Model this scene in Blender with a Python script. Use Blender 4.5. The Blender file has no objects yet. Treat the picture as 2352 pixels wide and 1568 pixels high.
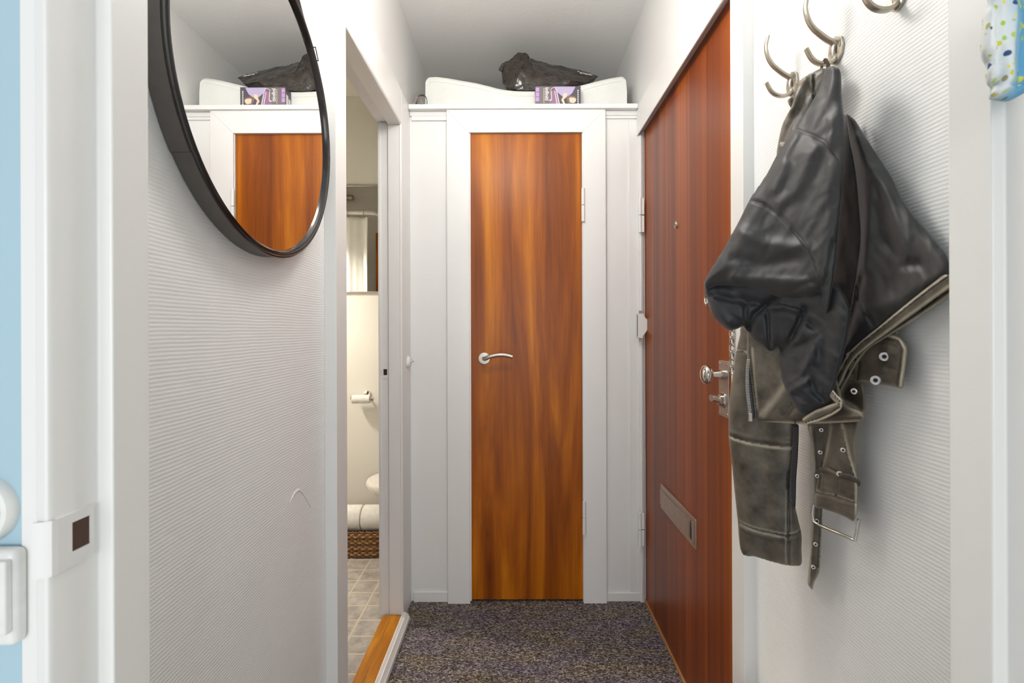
import bpy, bmesh, math, random
import numpy as np
from mathutils import Vector, Matrix, noise
from mathutils.geometry import delaunay_2d_cdt

S = bpy.context.scene
# ---------------------------------------------------------------- camera
F = 1125.0                 # focal length in pixels of a 2352 wide frame
VX, VY = 1184.0, 755.0     # where the corridor's axis meets the picture
EYE = 1.183                # lens height above the carpet
ROLL = math.radians(0.2)
cd = bpy.data.cameras.new('camera'); cam = bpy.data.objects.new('camera', cd)
S.collection.objects.link(cam); S.camera = cam
cd.sensor_fit = 'HORIZONTAL'; cd.sensor_width = 36.0
cd.lens = 36.0 * F / 2352
cd.shift_x = -(VX - 1176) / 2352; cd.shift_y = -(784 - VY) / 2352
cd.clip_start = 0.02
cam.location = (0, 0, EYE); cam.rotation_euler = (math.pi / 2, ROLL, 0)
cd.dof.use_dof = True; cd.dof.focus_distance = 1.5; cd.dof.aperture_fstop = 11
# ---------------------------------------------------------------- world, lights, exposure
w = bpy.data.worlds.new('world'); S.world = w; w.use_nodes = True
bg = w.node_tree.nodes['Background']; bg.inputs[0].default_value = (0.90, 0.95, 1.0, 1); bg.inputs[1].default_value = 0.48
S.view_settings.view_transform = 'Standard'; S.view_settings.look = 'None'
S.view_settings.exposure = 0.26; S.view_settings.gamma = 1.0; S.view_settings.use_curve_mapping = False
LAMP, BATH = 29.0, 540.0      # radiance of the two glass globes
wl_ = bpy.data.lights.new('unseen_window_fill', 'AREA'); wl_.shape = 'RECTANGLE'; wl_.size = 2.6; wl_.size_y = 1.3; wl_.energy = 60; wl_.color = (.95, .98, 1)  # unseen window: area light added behind the camera to brighten the hallway
wo_ = bpy.data.objects.new('unseen_window_fill', wl_); S.collection.objects.link(wo_); wo_.location = (.08, -3.0, 1.35); wo_.rotation_euler = (math.pi / 2, 0, 0)

# ---------------------------------------------------------------- measuring helpers
CR, SR = math.cos(ROLL), math.sin(ROLL)
def uv(px, py):
    dx, dy = px - VX, VY - py
    return dx * CR + dy * SR, -dx * SR + dy * CR
def P(px, py, d):                      # point at depth d (metres along the corridor)
    a, b = uv(px, py); return Vector((a * d / F, d, EYE + b * d / F))
def PX(px, py, X):                     # point on a wall plane x = X
    a, b = uv(px, py); d = X * F / a; return Vector((X, d, EYE + b * d / F))
def E(z): return EYE + z

# ---------------------------------------------------------------- materials
def nt(name):
    m = bpy.data.materials.new(name); m.use_nodes = True
    return m, m.node_tree, m.node_tree.nodes['Principled BSDF']
def L(t, a, b): t.links.new(a, b)
def srgb(r, g, b):
    f = lambda c: (c / 255 / 12.92) if c / 255 <= 0.04045 else ((c / 255 + 0.055) / 1.055) ** 2.4
    return (f(r), f(g), f(b), 1)
def coords(t, sx=1, sy=1, sz=1):
    g = t.nodes.new('ShaderNodeNewGeometry'); mp = t.nodes.new('ShaderNodeMapping')
    mp.inputs['Scale'].default_value = (sx, sy, sz); L(t, g.outputs['Position'], mp.inputs['Vector'])
    return mp.outputs[0]
def nz(t, vec, scale, detail=3, rough=.5, dist=0):
    n = t.nodes.new('ShaderNodeTexNoise'); n.inputs['Scale'].default_value = scale
    n.inputs['Detail'].default_value = detail; n.inputs['Roughness'].default_value = rough
    n.inputs['Distortion'].default_value = dist; L(t, vec, n.inputs['Vector']); return n.outputs['Fac']
def ramp(t, fac, stops):
    r = t.nodes.new('ShaderNodeValToRGB'); e = r.color_ramp.elements
    while len(e) < len(stops): e.new(.5)
    for i, (p, c) in enumerate(stops): e[i].position = p; e[i].color = c
    L(t, fac, r.inputs[0]); return r.outputs[0]
def mth(t, op, a, b=None, c=None):
    n = t.nodes.new('ShaderNodeMath'); n.operation = op
    for i, v in enumerate((a, b, c)):
        if v is None: continue
        if isinstance(v, (int, float)): n.inputs[i].default_value = v
        else: L(t, v, n.inputs[i])
    return n.outputs[0]
def bump(t, b, h, strength, dist):
    n = t.nodes.new('ShaderNodeBump'); n.inputs['Strength'].default_value = strength
    n.inputs['Distance'].default_value = dist; L(t, h, n.inputs['Height']); L(t, n.outputs[0], b.inputs['Normal']); return n
def mixc(t, fac, a, b, mode='MIX'):
    n = t.nodes.new('ShaderNodeMix'); n.data_type = 'RGBA'; n.blend_type = mode
    if isinstance(fac, (int, float)): n.inputs[0].default_value = fac
    else: L(t, fac, n.inputs[0])
    for i, v in ((6, a), (7, b)):
        if isinstance(v, tuple): n.inputs[i].default_value = v
        else: L(t, v, n.inputs[i])
    return n.outputs[2]

def paint(name, col, rough=.4, bs=.25, scale=(60, 60, 14), bd=.0006):
    m, t, b = nt(name)
    n = nz(t, coords(t, *scale), 1.0, 4)
    n2 = nz(t, coords(t), 9, 3)
    c = mixc(t, mth(t, 'MULTIPLY', n2, .5), col, tuple(x * .95 for x in col[:3]) + (1,))
    L(t, c, b.inputs['Base Color']); b.inputs['Roughness'].default_value = rough
    bump(t, b, n, bs, bd); return m
WHITE = srgb(231, 230, 228)
M = {}
M['paint'] = paint('white_gloss_paint', WHITE, .32)
M['frame'] = paint('white_frame_paint', srgb(232, 231, 228), .35)
M['ceil'] = paint('ceiling_paint', srgb(240, 239, 237), .6, .6, (45, 45, 45), .0012)
M['smooth'] = paint('plain_wall_paint', WHITE, .5, .3, (40, 40, 40), .0008)
M['bath'] = paint('cream_wall_paint', srgb(234, 231, 222), .5, .2, (30, 30, 30))
M['blue'] = paint('pale_blue_paint', srgb(168, 196, 208), .5, .15, (50, 50, 50))
M['cream'] = paint('cream_paint', srgb(238, 234, 224), .4)

def ribbed():
    m, t, b = nt('ribbed_wallpaper')
    g = t.nodes.new('ShaderNodeNewGeometry'); s = t.nodes.new('ShaderNodeSeparateXYZ'); L(t, g.outputs['Position'], s.inputs[0])
    wob = nz(t, coords(t, 8, 8, 8), 1.0, 2)
    ph = mth(t, 'ADD', mth(t, 'MULTIPLY', s.outputs[2], 2 * math.pi / .0058), mth(t, 'MULTIPLY', wob, 5.0))
    ribs = mth(t, 'SINE', ph)
    wv = nz(t, coords(t, 260, 260, 420), 1.0, 2)
    h = mth(t, 'ADD', mth(t, 'MULTIPLY', ribs, .5), mth(t, 'MULTIPLY', wv, .9))
    fine = bump(t, b, h, .24, .0014)
    big = t.nodes.new('ShaderNodeBump'); big.inputs['Strength'].default_value = .35; big.inputs['Distance'].default_value = .01
    L(t, nz(t, coords(t, 5, 5, 3), 1.0, 2), big.inputs['Height']); L(t, big.outputs[0], fine.inputs['Normal'])
    b.inputs['Base Color'].default_value = srgb(233, 233, 232); b.inputs['Roughness'].default_value = .5
    return m
M['ribbed'] = ribbed()

def wood(name, stops, sx, sy, figure, rough, fine=1.0, stripe=0.0):
    m, t, b = nt(name)
    co = coords(t, sx, sy, figure)
    n1 = nz(t, co, 1.0, 4, .55, .9)
    n2 = nz(t, coords(t, sx * 9, sy * 9, figure * 2.2), 1.0, 3, .6)
    n3 = nz(t, coords(t, sx * 24 + 40, sy * 24 + 40, 14), 1.0, 2, .6)
    v = mth(t, 'ADD', mth(t, 'MULTIPLY', n1, .86), mth(t, 'ADD', mth(t, 'MULTIPLY', n2, .12), mth(t, 'MULTIPLY', n3, .06 * fine)))
    c = ramp(t, v, stops)
    L(t, c, b.inputs['Base Color']); b.inputs['Roughness'].default_value = rough
    b.inputs['Coat Weight'].default_value = .08; b.inputs['Specular IOR Level'].default_value = .25; b.inputs['Coat Roughness'].default_value = .3
    bump(t, b, n3, .12, .0005); return m
M['wood'] = wood('orange_mahogany_veneer', [(.28, srgb(86, 37, 1)), (.40, srgb(122, 58, 1)), (.50, srgb(146, 74, 1)), (.60, srgb(172, 94, 2)), (.74, srgb(204, 124, 8))], 10, 10, .7, .42)
M['wood2'] = wood('striped_mahogany_veneer', [(.28, srgb(72, 30, 16)), (.41, srgb(104, 46, 20)), (.52, srgb(124, 58, 20)), (.61, srgb(146, 72, 20)), (.72, srgb(172, 92, 26))], 13, 13, .10, .36)
M['sill'] = wood('varnished_oak_sill', [(.3, srgb(136, 80, 3)), (.5, srgb(176, 110, 6)), (.7, srgb(198, 134, 18))], 40, 5, 30, .35)
M['raw'] = paint('raw_wood', srgb(176, 130, 84), .7)

def metal(name, col, rough, aniso=0):
    m, t, b = nt(name); n = nz(t, coords(t, 90, 90, 90), 1, 3)
    L(t, ramp(t, n, [(.3, tuple(x * .82 for x in col[:3]) + (1,)), (.7, col)]), b.inputs['Base Color'])
    b.inputs['Metallic'].default_value = 1; b.inputs['Roughness'].default_value = rough; return m
M['chrome'] = metal('polished_steel', srgb(214, 208, 202), .16)
M['satin'] = metal('satin_steel', srgb(196, 187, 178), .42)
M['nickel'] = metal('brushed_nickel', srgb(196, 187, 172), .38)
M['bracket'] = metal('dull_steel', srgb(150, 140, 132), .3)
M['slot'] = metal('tarnished_nickel', srgb(196, 180, 166), .42)
def plain(name, col, rough=.5, metallic=0, **k):
    m, t, b = nt(name); n = nz(t, coords(t, 50, 50, 50), 1, 3)
    L(t, ramp(t, n, [(.3, tuple(x * .88 for x in col[:3]) + (1,)), (.7, col)]), b.inputs['Base Color'])
    b.inputs['Roughness'].default_value = rough; b.inputs['Metallic'].default_value = metallic
    for kk, v in k.items(): b.inputs[kk].default_value = v
    return m
M['rust'] = plain('rusty_hollow', srgb(84, 60, 48), .8)
M['dark'] = plain('dark_hollow', srgb(40, 30, 24), .8)
M['black'] = plain('black_leatherette', srgb(104, 97, 92), .5)
M['teeth'] = plain('bright_zip_metal', srgb(222, 217, 208), .35, .35)
M['strap'] = plain('dark_brown_leather_strap', srgb(104, 95, 90), .5)
M['blackgloss'] = plain('glossy_dark_lacquer', srgb(38, 33, 31), .16)
M['brownedge'] = plain('brown_edge', srgb(92, 66, 54), .5)
M['plastic'] = plain('white_plastic', srgb(232, 232, 228), .35)
M['ceramic'] = plain('white_ceramic', srgb(236, 230, 224), .2)
M['paper'] = plain('toilet_paper', srgb(240, 238, 232), .9)
M['wicker'] = plain('wicker', srgb(178, 136, 88), .6)
M['wickerd'] = plain('wicker_dark', srgb(122, 86, 54), .7)
M['rubber'] = plain('dark_rubber', srgb(30, 30, 30), .6)
m, t, b = nt('mirror_glass'); b.inputs['Metallic'].default_value = 1; b.inputs['Roughness'].default_value = 0.0
b.inputs['Base Color'].default_value = (.93, .935, .93, 1); M['mirror'] = m
for k_, c_, e_ in (('lamp', (1, .965, .91, 1), LAMP), ('lampw', (1, .91, .78, 1), BATH)):
    m, t, b = nt('frosted_glass_' + k_); b.inputs['Emission Color'].default_value = c_; b.inputs['Emission Strength'].default_value = e_; M[k_] = m

def carpet():
    m, t, b = nt('loop_carpet')
    g = t.nodes.new('ShaderNodeNewGeometry'); s = t.nodes.new('ShaderNodeSeparateXYZ'); L(t, g.outputs['Position'], s.inputs[0])
    wob = nz(t, coords(t, 6, 30, 6), 1.0, 2)
    ph = mth(t, 'ADD', mth(t, 'MULTIPLY', s.outputs[1], 2 * math.pi / .0062), mth(t, 'MULTIPLY', wob, 3.0))
    rows = mth(t, 'ADD', mth(t, 'MULTIPLY', mth(t, 'SINE', ph), .5), .5)
    v = t.nodes.new('ShaderNodeTexVoronoi'); v.inputs['Scale'].default_value = 1.0; L(t, coords(t, 170, 300, 1), v.inputs['Vector'])
    sep = t.nodes.new('ShaderNodeSeparateColor'); L(t, v.outputs['Color'], sep.inputs[0])
    big = nz(t, coords(t, 2.5, 9, 1), 1.6, 3)
    pick = mth(t, 'ADD', mth(t, 'MULTIPLY', sep.outputs[0], .72), mth(t, 'MULTIPLY', nz(t, coords(t, 60, 160, 1), 1, 2), .36))
    c = ramp(t, pick, [(.25, srgb(58, 52, 50)), (.42, srgb(112, 102, 100)), (.56, srgb(158, 148, 138)), (.68, srgb(146, 134, 156)), (.84, srgb(232, 222, 206))])
    tint = ramp(t, big, [(.36, srgb(205, 196, 166)), (.5, srgb(200, 196, 196)), (.64, srgb(188, 180, 208))])
    c = mixc(t, .8, c, tint, 'MULTIPLY')
    c = mixc(t, mth(t, 'MULTIPLY', mth(t, 'SUBTRACT', 1.0, rows), .38), c, srgb(26, 24, 24))
    L(t, c, b.inputs['Base Color']); b.inputs['Roughness'].default_value = .95
    bump(t, b, mth(t, 'ADD', rows, sep.outputs[0]), .8, .002); return m
M['carpet'] = carpet()
def tiles():
    m, t, b = nt('grey_stone_tiles')
    g = t.nodes.new('ShaderNodeNewGeometry'); s = t.nodes.new('ShaderNodeSeparateXYZ'); L(t, g.outputs['Position'], s.inputs[0])
    T = .1033
    def edge(o, off):
        f = mth(t, 'FRACT', mth(t, 'ADD', mth(t, 'DIVIDE', mth(t, 'SUBTRACT', o, off), T), 100.0))
        return mth(t, 'MINIMUM', f, mth(t, 'SUBTRACT', 1.0, f))
    e = mth(t, 'MINIMUM', edge(s.outputs[0], -.637), edge(s.outputs[1], 2.389))
    gr = mth(t, 'LESS_THAN', e, .035)
    n = nz(t, coords(t, 22, 22, 22), 1, 5, .7)
    c = mixc(t, gr, ramp(t, n, [(.3, srgb(138, 132, 126)), (.7, srgb(192, 186, 178))]), srgb(200, 190, 172))
    L(t, c, b.inputs['Base Color']); b.inputs['Roughness'].default_value = .45
    bump(t, b, mth(t, 'SUBTRACT', n, gr), .3, .002); return m
M['tiles'] = tiles()
def cloth(name, lo, hi, edge, rough=.45, sheen=0, grain=900, fig=14, bs=.25, spec=.5):
    m, t, b = nt(name)
    n = nz(t, coords(t, fig, fig, fig), 1, 4, .6); a = t.nodes.new('ShaderNodeAttribute'); a.attribute_name = 'wear'
    c = ramp(t, n, [(.3, lo), (.72, hi)])
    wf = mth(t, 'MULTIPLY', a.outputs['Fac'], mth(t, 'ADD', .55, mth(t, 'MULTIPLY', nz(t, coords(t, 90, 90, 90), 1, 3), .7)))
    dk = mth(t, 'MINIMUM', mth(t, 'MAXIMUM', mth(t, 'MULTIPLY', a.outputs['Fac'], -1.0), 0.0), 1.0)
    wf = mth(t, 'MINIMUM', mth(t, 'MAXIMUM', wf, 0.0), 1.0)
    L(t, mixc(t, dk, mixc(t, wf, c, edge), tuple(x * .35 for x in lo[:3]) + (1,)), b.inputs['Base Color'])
    b.inputs['Roughness'].default_value = rough; b.inputs['Specular IOR Level'].default_value = spec
    if sheen: b.inputs['Sheen Weight'].default_value = sheen
    bump(t, b, nz(t, coords(t, grain, grain, grain), 1, 2), bs, .0004); return m
M['lining'] = cloth('black_lining', srgb(24, 24, 28), srgb(37, 37, 42), srgb(60, 56, 54), .55, .1, 1400)
M['liningb'] = cloth('charcoal_lining', srgb(40, 39, 40), srgb(58, 56, 56), srgb(72, 66, 62), .50, .1, 1400)
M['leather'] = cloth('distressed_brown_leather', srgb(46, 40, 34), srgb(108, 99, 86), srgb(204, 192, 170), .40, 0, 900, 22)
M['pleather'] = cloth('black_patent_plastic', srgb(40, 35, 32), srgb(74, 65, 59), srgb(190, 180, 170), .2, 0, 200, 40, .2)
M['whitecloth'] = cloth('white_storage_fabric', srgb(226, 226, 222), srgb(236, 236, 232), srgb(245, 245, 243), .8, 0, 1500, 8, .2, .2)
def spotted():
    m, t, b = nt('spotted_cotton')
    n = nz(t, coords(t, 9, 9, 9), 1, 2)
    gx = t.nodes.new('ShaderNodeNewGeometry'); s = t.nodes.new('ShaderNodeSeparateXYZ'); L(t, gx.outputs['Position'], s.inputs[0])
    grad = mth(t, 'ADD', mth(t, 'MULTIPLY', mth(t, 'SUBTRACT', s.outputs[0], .325), 28), mth(t, 'MULTIPLY', mth(t, 'SUBTRACT', n, .5), .6))
    base = ramp(t, grad, [(.0, srgb(226, 228, 226)), (.30, srgb(208, 216, 220)), (.55, srgb(140, 184, 208)), (.95, srgb(92, 158, 196))])
    v = t.nodes.new('ShaderNodeTexVoronoi'); v.inputs['Scale'].default_value = 140; v.inputs['Randomness'].default_value = .75; L(t, coords(t), v.inputs['Vector'])
    sep = t.nodes.new('ShaderNodeSeparateColor'); L(t, v.outputs['Color'], sep.inputs[0])
    dot = mth(t, 'LESS_THAN', v.outputs['Distance'], .30)
    dc = ramp(t, sep.outputs[0], [(.0, srgb(206, 206, 60)), (.45, srgb(150, 200, 70)), (.7, srgb(226, 214, 110)), (.86, srgb(40, 74, 120))])
    L(t, mixc(t, dot, base, dc), b.inputs['Base Color']); b.inputs['Roughness'].default_value = .7; return m
M['spotted'] = spotted()
def flat(name, col, rough=.5):
    m, t, b = nt(name); b.inputs['Base Color'].default_value = col; b.inputs['Roughness'].default_value = rough; return m
for k, c in dict(box_grey=(120, 110, 110), box_dark=(84, 76, 84), lilac=(186, 172, 206), purple=(190, 150, 210), dryer=(150, 112, 140), dryerd=(104, 84, 100), glow=(214, 198, 212),
                 skin=(232, 206, 180), hair=(128, 104, 98), white=(240, 238, 236)).items(): M[k] = flat('print_' + k, srgb(*c), .4)

# ---------------------------------------------------------------- mesh helpers
class MB:
    def __init__(s): s.v = []; s.f = []; s.wear = None
    def add(s, vs, fs):
        o = len(s.v); s.v += [Vector(v) for v in vs]; s.f += [tuple(i + o for i in f) for f in fs]; return s
    def box(s, x0, x1, y0, y1, z0, z1):
        return s.add([(x0,y0,z0),(x1,y0,z0),(x1,y1,z0),(x0,y1,z0),(x0,y0,z1),(x1,y0,z1),(x1,y1,z1),(x0,y1,z1)],
                     [(0,3,2,1),(4,5,6,7),(0,1,5,4),(1,2,6,5),(2,3,7,6),(3,0,4,7)])
    def prism(s, loop, ext):               # closed loop of 3D points, extruded by vector ext
        n = len(loop); e = Vector(ext)
        vs = [Vector(p) for p in loop] + [Vector(p) + e for p in loop]
        return s.add(vs, [tuple(range(n))[::-1], tuple(range(n, 2 * n))] + [(i, (i + 1) % n, n + (i + 1) % n, n + i) for i in range(n)])
    def tube(s, path, r, n=12, prof=None, closed=False, cap=True, up=None):
        path = [Vector(p) for p in path]; k = len(path)
        rs = r if isinstance(r, (list, tuple)) else [r] * k
        base = prof or [(math.cos(2 * math.pi * j / n), math.sin(2 * math.pi * j / n)) for j in range(n)]
        n = len(base); vs = []; side = None
        for i, p in enumerate(path):
            a = path[i - 1] if (i > 0 or closed) else path[i]; c = path[(i + 1) % k] if (i < k - 1 or closed) else path[i]
            tg = (c - a).normalized()
            if up is not None: side = tg.cross(Vector(up)).normalized()
            elif side is None:
                q = Vector((0, 0, 1)) if abs(tg.z) < .9 else Vector((1, 0, 0)); side = tg.cross(q).normalized()
            else: side = (side - tg * side.dot(tg)).normalized()
            bi = side.cross(tg).normalized()
            for (a1, b1) in base: vs.append(p + side * a1 * rs[i] + bi * b1 * rs[i])
        fs = []
        for i in range(k if closed else k - 1):
            for j in range(n):
                i2 = (i + 1) % k; fs.append((i * n + j, i * n + (j + 1) % n, i2 * n + (j + 1) % n, i2 * n + j))
        if cap and not closed: fs += [tuple(range(n))[::-1], tuple((k - 1) * n + j for j in range(n))]
        return s.add(vs, fs)
    def lathe(s, c, axis, prof, n=32, sx=1.0, cap=True):      # prof: (distance along axis, radius)
        c = Vector(c); ax = Vector(axis).normalized(); q = Vector((0, 0, 1)) if abs(ax.z) < .9 else Vector((0, 1, 0))
        u = ax.cross(q).normalized(); w_ = u.cross(ax).normalized(); vs = []; m_ = len(prof)
        for (h, r) in prof:
            for j in range(n):
                a = 2 * math.pi * j / n; vs.append(c + ax * h + u * math.cos(a) * r * sx + w_ * math.sin(a) * r)
        fs = [(i * n + j, i * n + (j + 1) % n, (i + 1) * n + (j + 1) % n, (i + 1) * n + j) for i in range(m_ - 1) for j in range(n)]
        if cap and prof[0][1] > 1e-6: fs.append(tuple(range(n))[::-1])
        if cap and prof[-1][1] > 1e-6: fs.append(tuple((m_ - 1) * n + j for j in range(n)))
        return s.add(vs, fs)
    def build(s, name, mat, parent=None, bevel=0, smooth=False, seg=2, origin=None, recalc=True):
        me = bpy.data.meshes.new(name)
        if parent is not None: org = Vector(parent['_o'])
        elif origin is not None: org = Vector(origin)
        else:
            a = np.array([tuple(v) for v in s.v]); org = Vector(((a[:,0].min()+a[:,0].max())/2, (a[:,1].min()+a[:,1].max())/2, a[:,2].min()))
        me.from_pydata([tuple(v - org) for v in s.v], [], s.f)
        if s.wear is not None:
            at = me.attributes.new('wear', 'FLOAT', 'POINT'); at.data.foreach_set('value', [float(x) for x in s.wear])
        me.validate()
        if recalc:
            bm = bmesh.new(); bm.from_mesh(me); bmesh.ops.remove_doubles(bm, verts=bm.verts, dist=1e-6) if s.wear is None else None
            bmesh.ops.recalc_face_normals(bm, faces=bm.faces); bm.to_mesh(me); bm.free()
        if smooth:
            for p in me.polygons: p.use_smooth = True
        me.materials.append(mat); o = bpy.data.objects.new(name, me); S.collection.objects.link(o)
        if parent is not None: o.parent = parent
        else: o.location = org
        o['_o'] = tuple(org)
        if bevel:
            b_ = o.modifiers.new('bevel', 'BEVEL'); b_.width = bevel; b_.segments = seg; b_.limit_method = 'ANGLE'; b_.angle_limit = .6
            for p in me.polygons: p.use_smooth = True
            b_.harden_normals = True
        elif smooth:
            es = o.modifiers.new('split', 'EDGE_SPLIT'); es.split_angle = math.radians(40)
        return o
def box(*a): return MB().box(*a)
def thing(name, loc, label=None, cat=None, group=None, kind=None):
    o = bpy.data.objects.new(name, None); S.collection.objects.link(o); o.location = loc; o['_o'] = tuple(loc)
    o.empty_display_size = .05
    return tag(o, label, cat, group, kind)
def tag(o, label=None, cat=None, group=None, kind=None):
    if label: o['label'] = label
    if cat: o['category'] = cat
    if group: o['group'] = group
    if kind: o['kind'] = kind
    return o
def struct(o, label=None): return tag(o, label, None, None, 'structure')

# ---------------------------------------------------------------- dimensions (metres; x right, y down the corridor)
D = 2.13; XL = -.488; XR = .555; HC = E(1.375); YB = 3.0
CL, CR_ = -.457, .5295; XD = .5604
BF = E(-1.172)
# ================================================================= SETTING
struct(box(-.47, .60, .40, 2.45, -.05, 0).build('floor', M['carpet']), 'grey and purple flecked loop carpet of the hallway')
struct(box(-1.6, 1.6, -2.2, .399, -.05, -.002).build('floor', M['cream']), 'living room floor behind the camera')
struct(box(-2.1, -.5435, 1.1, 2.9, BF - .05, BF).add([], []).box(-.5435, -.1, 2.4, 2.9, BF - .05, BF).build('floor', M['tiles']), 'grey square stone tiles of the bathroom floor')
struct(box(-.60, .68, .40, YB + .06, HC, HC + .05).build('ceiling', M['ceil']), 'white rough painted hallway ceiling')
# left wall with the bathroom opening
mb = MB()
mb.box(-.556, XL, .465, 1.325, -.02, HC); mb.box(-.556, XL, 1.325, 1.98, E(.86), HC)
mb.box(-.556, XL, 2.05, 2.35, -.02, HC); mb.box(-.556, XL, 2.35, YB, E(.72), HC)
wlo = struct(mb.build('wall_left', M['ribbed']), 'ribbed white wallpaper wall under the round mirror')
MB().tube([PX(x, y, XL - .0012) for x, y in [(662, 1160), (668, 1146), (676, 1130), (684, 1124), (692, 1129), (702, 1144), (711, 1160), (712, 1170), (706, 1177)]], [.0012, .0028, .0034, .0034, .003, .0026, .003, .0028, .001], 12).build('wallpaper_blister', M['ribbed'], wlo, smooth=True)
mb = MB()
mb.box(XR, .68, .44, 1.19, -.02, HC); mb.box(XR, .68, 1.19, 2.15, E(.88), HC); mb.box(XR, .68, 2.13, YB, -.02, HC); mb.box(.62, .68, 1.19, 2.13, -.02, E(.88))
struct(mb.build('wall_right', M['ribbed']), 'ribbed white wallpaper wall with the coat hooks')
struct(box(-.556, .68, YB, YB + .05, E(.90), HC).build('wall_back', M['smooth']), 'white wall at the back of the overhead shelf niche')
# smooth painted upper wall strips beside the niche (over the door heads the wall is plain)
struct(box(XL, XL + .002, 1.245, YB, E(.965), HC).build('wall_upper_left', M['smooth']), 'plain white wall above the bathroom door')
struct(box(XR - .002, XR, 1.14, YB, E(.96), HC).build('wall_upper_right', M['smooth']), 'plain white wall above the entrance door')
# closet front wall
mb = MB()
yF = 2.135
xa, xb = P(1053, 800, yF).x, P(1364, 800, yF).x
zt = P(1200, 280, yF).z
mb.box(-.49, xa, yF, yF + .03, 0, E(.955)); mb.box(xb, .5895, yF, yF + .03, 0, E(.955)); mb.box(xa, xb, yF, yF + .03, zt, E(.955))
struct(mb.build('wall_far', M['paint'], bevel=.001), 'white panelled end wall around the closet door')
struct(box(-.46, .56, 2.40, 2.43, 0, E(.9)).build('wall_closet', M['dark']), 'inner back of the closet')
# closet frieze blocks, right trim strip, baseboards
def px_box(x0, y0, x1, y1, d0, d1):
    a = P(x0, y1, d0); b_ = P(x1, y0, d0); return box(a.x, b_.x, d0, d1, a.z, b_.z)
struct(px_box(945, 258, 1026, 276.5, yF - .008, yF).build('trim_1', M['paint'], bevel=.0015), 'white moulding block above the left closet panel')
struct(px_box(1391, 256, 1465, 272, yF - .006, yF).build('trim_2', M['paint'], bevel=.0015), 'white moulding block above the right closet panel')
struct(px_box(1448, 275, 1480, 1379, yF - .006, yF).build('trim_3', M['paint'], bevel=.001), 'narrow white upright strip beside the entrance door')
a = P(1467, 240, yF - .006); 
struct(px_box(950, 1359, 1029, 1385, yF - .010, yF).build('baseboard_left', M['paint'], bevel=.003), 'white baseboard block left of the closet door')
struct(px_box(1393, 1361, 1471, 1388, yF - .010, yF).build('baseboard_right', M['paint'], bevel=.003), 'white baseboard block right of the closet door')
# living room wall (blue) with the doorway and its white lining
mb = MB()
mb.box(-1.7, -.371, .388, .46, 0, 2.6); mb.box(.437, 1.7, .388, .46, 0, 2.6); mb.box(-.371, .437, .388, .46, 2.12, 2.6)
struct(mb.build('wall_near', M['blue']), 'pale blue living room wall beside the doorway')
struct(box(-1.7, -.49, .461, .467, 0, 2.6).box(.556, 1.7, .461, .467, 0, 2.6).build('wall_near', M['smooth']), 'hallway side of the living room wall')

# ---------------------------------------------------------------- door 3: living room doorway frame and open leaf
d3 = struct(thing('door_3', (0, .42, 0)), 'white doorway frame the hallway is seen through')
def jamb_loop(sgn, xs, xr, xo):
    # plan profile of the lining: bead, rebate, stop
    return [(xo, .378), (xr - sgn * -.002, .375), (xr, .379), (xr, .420), (xs, .420), (xs, .463), (xs + sgn * .03, .463), (xo + sgn * .02, .463), (xo + sgn * .02, .386), (xo, .386)]
lp = jamb_loop(-1, -.3457, -.358, -.371)
mbj = MB().prism([Vector((x, y, 0)) for x, y in lp], (0, 0, 2.12))
j1 = mbj.build('jamb', M['frame'], d3, bevel=.002, seg=3)
lp = jamb_loop(1, .409, .4204, .434)
MB().prism([Vector((x, y, 0)) for x, y in lp], (0, 0, 2.12)).build('jamb', M['frame'], d3, bevel=.002, seg=3)
box(-.37, .43, .39, .463, 2.08, 2.12).build('head_lining', M['frame'], d3)
# painted strike plate with curled lip on the left jamb
sp = MB()
c0 = PX(165, 1228, -.358)
plate = []
zt0, zt1 = E(-.139), E(-.177)   # top, bottom of the opening plate
hz0, hz1 = PX(160, 1200, -.358).z, PX(160, 1268, -.358).z
hy0, hy1 = PX(160, 1235, -.358).y, PX(203, 1235, -.358).y
pz0, pz1 = PX(130, 1190, -.358).z, PX(130, 1316, -.358).z
X0 = -.358
sp.box(X0 - .001, X0 + .0022, .3801, hy0, pz1, pz0); sp.box(X0 - .001, X0 + .0022, hy0, hy1, hz0, pz0); sp.box(X0 - .001, X0 + .0022, hy0, hy1, pz1, hz1); sp.box(X0 - .001, X0 + .0022, hy1, hy1 + .003, pz1, pz0)
# curled lip
lipp = [(X0 + .0021, .3800), (X0 + .0015, .3760), (X0 - .002, .3735), (X0 - .0065, .3722), (X0 - .0105, .3722)]
lipb = [(x + (.0 if k < 2 else .0), y + .0018) for k, (x, y) in enumerate(lipp)]
sp.prism([Vector((x, y, pz1)) for x, y in lipp + lipb[::-1]], (0, 0, pz0 - pz1))
spo = sp.build('strike_plate', M['frame'], d3, smooth=True); spo['label'] = 'white painted strike plate with dark latch hole'
box(X0 - .0008, X0 + .0008, hy0, hy1, hz1, hz0).build('latch_hole', M['rust'], spo)
# open leaf of the living room door, seen edge-on at the right
d7 = struct(thing('door_4', (.44, .1, 0)), 'white open living room door along the right edge')
box(.4225, .460, -.42, .402, .01, 2.08).build('door_leaf', M['frame'], d7, bevel=.002)

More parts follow.
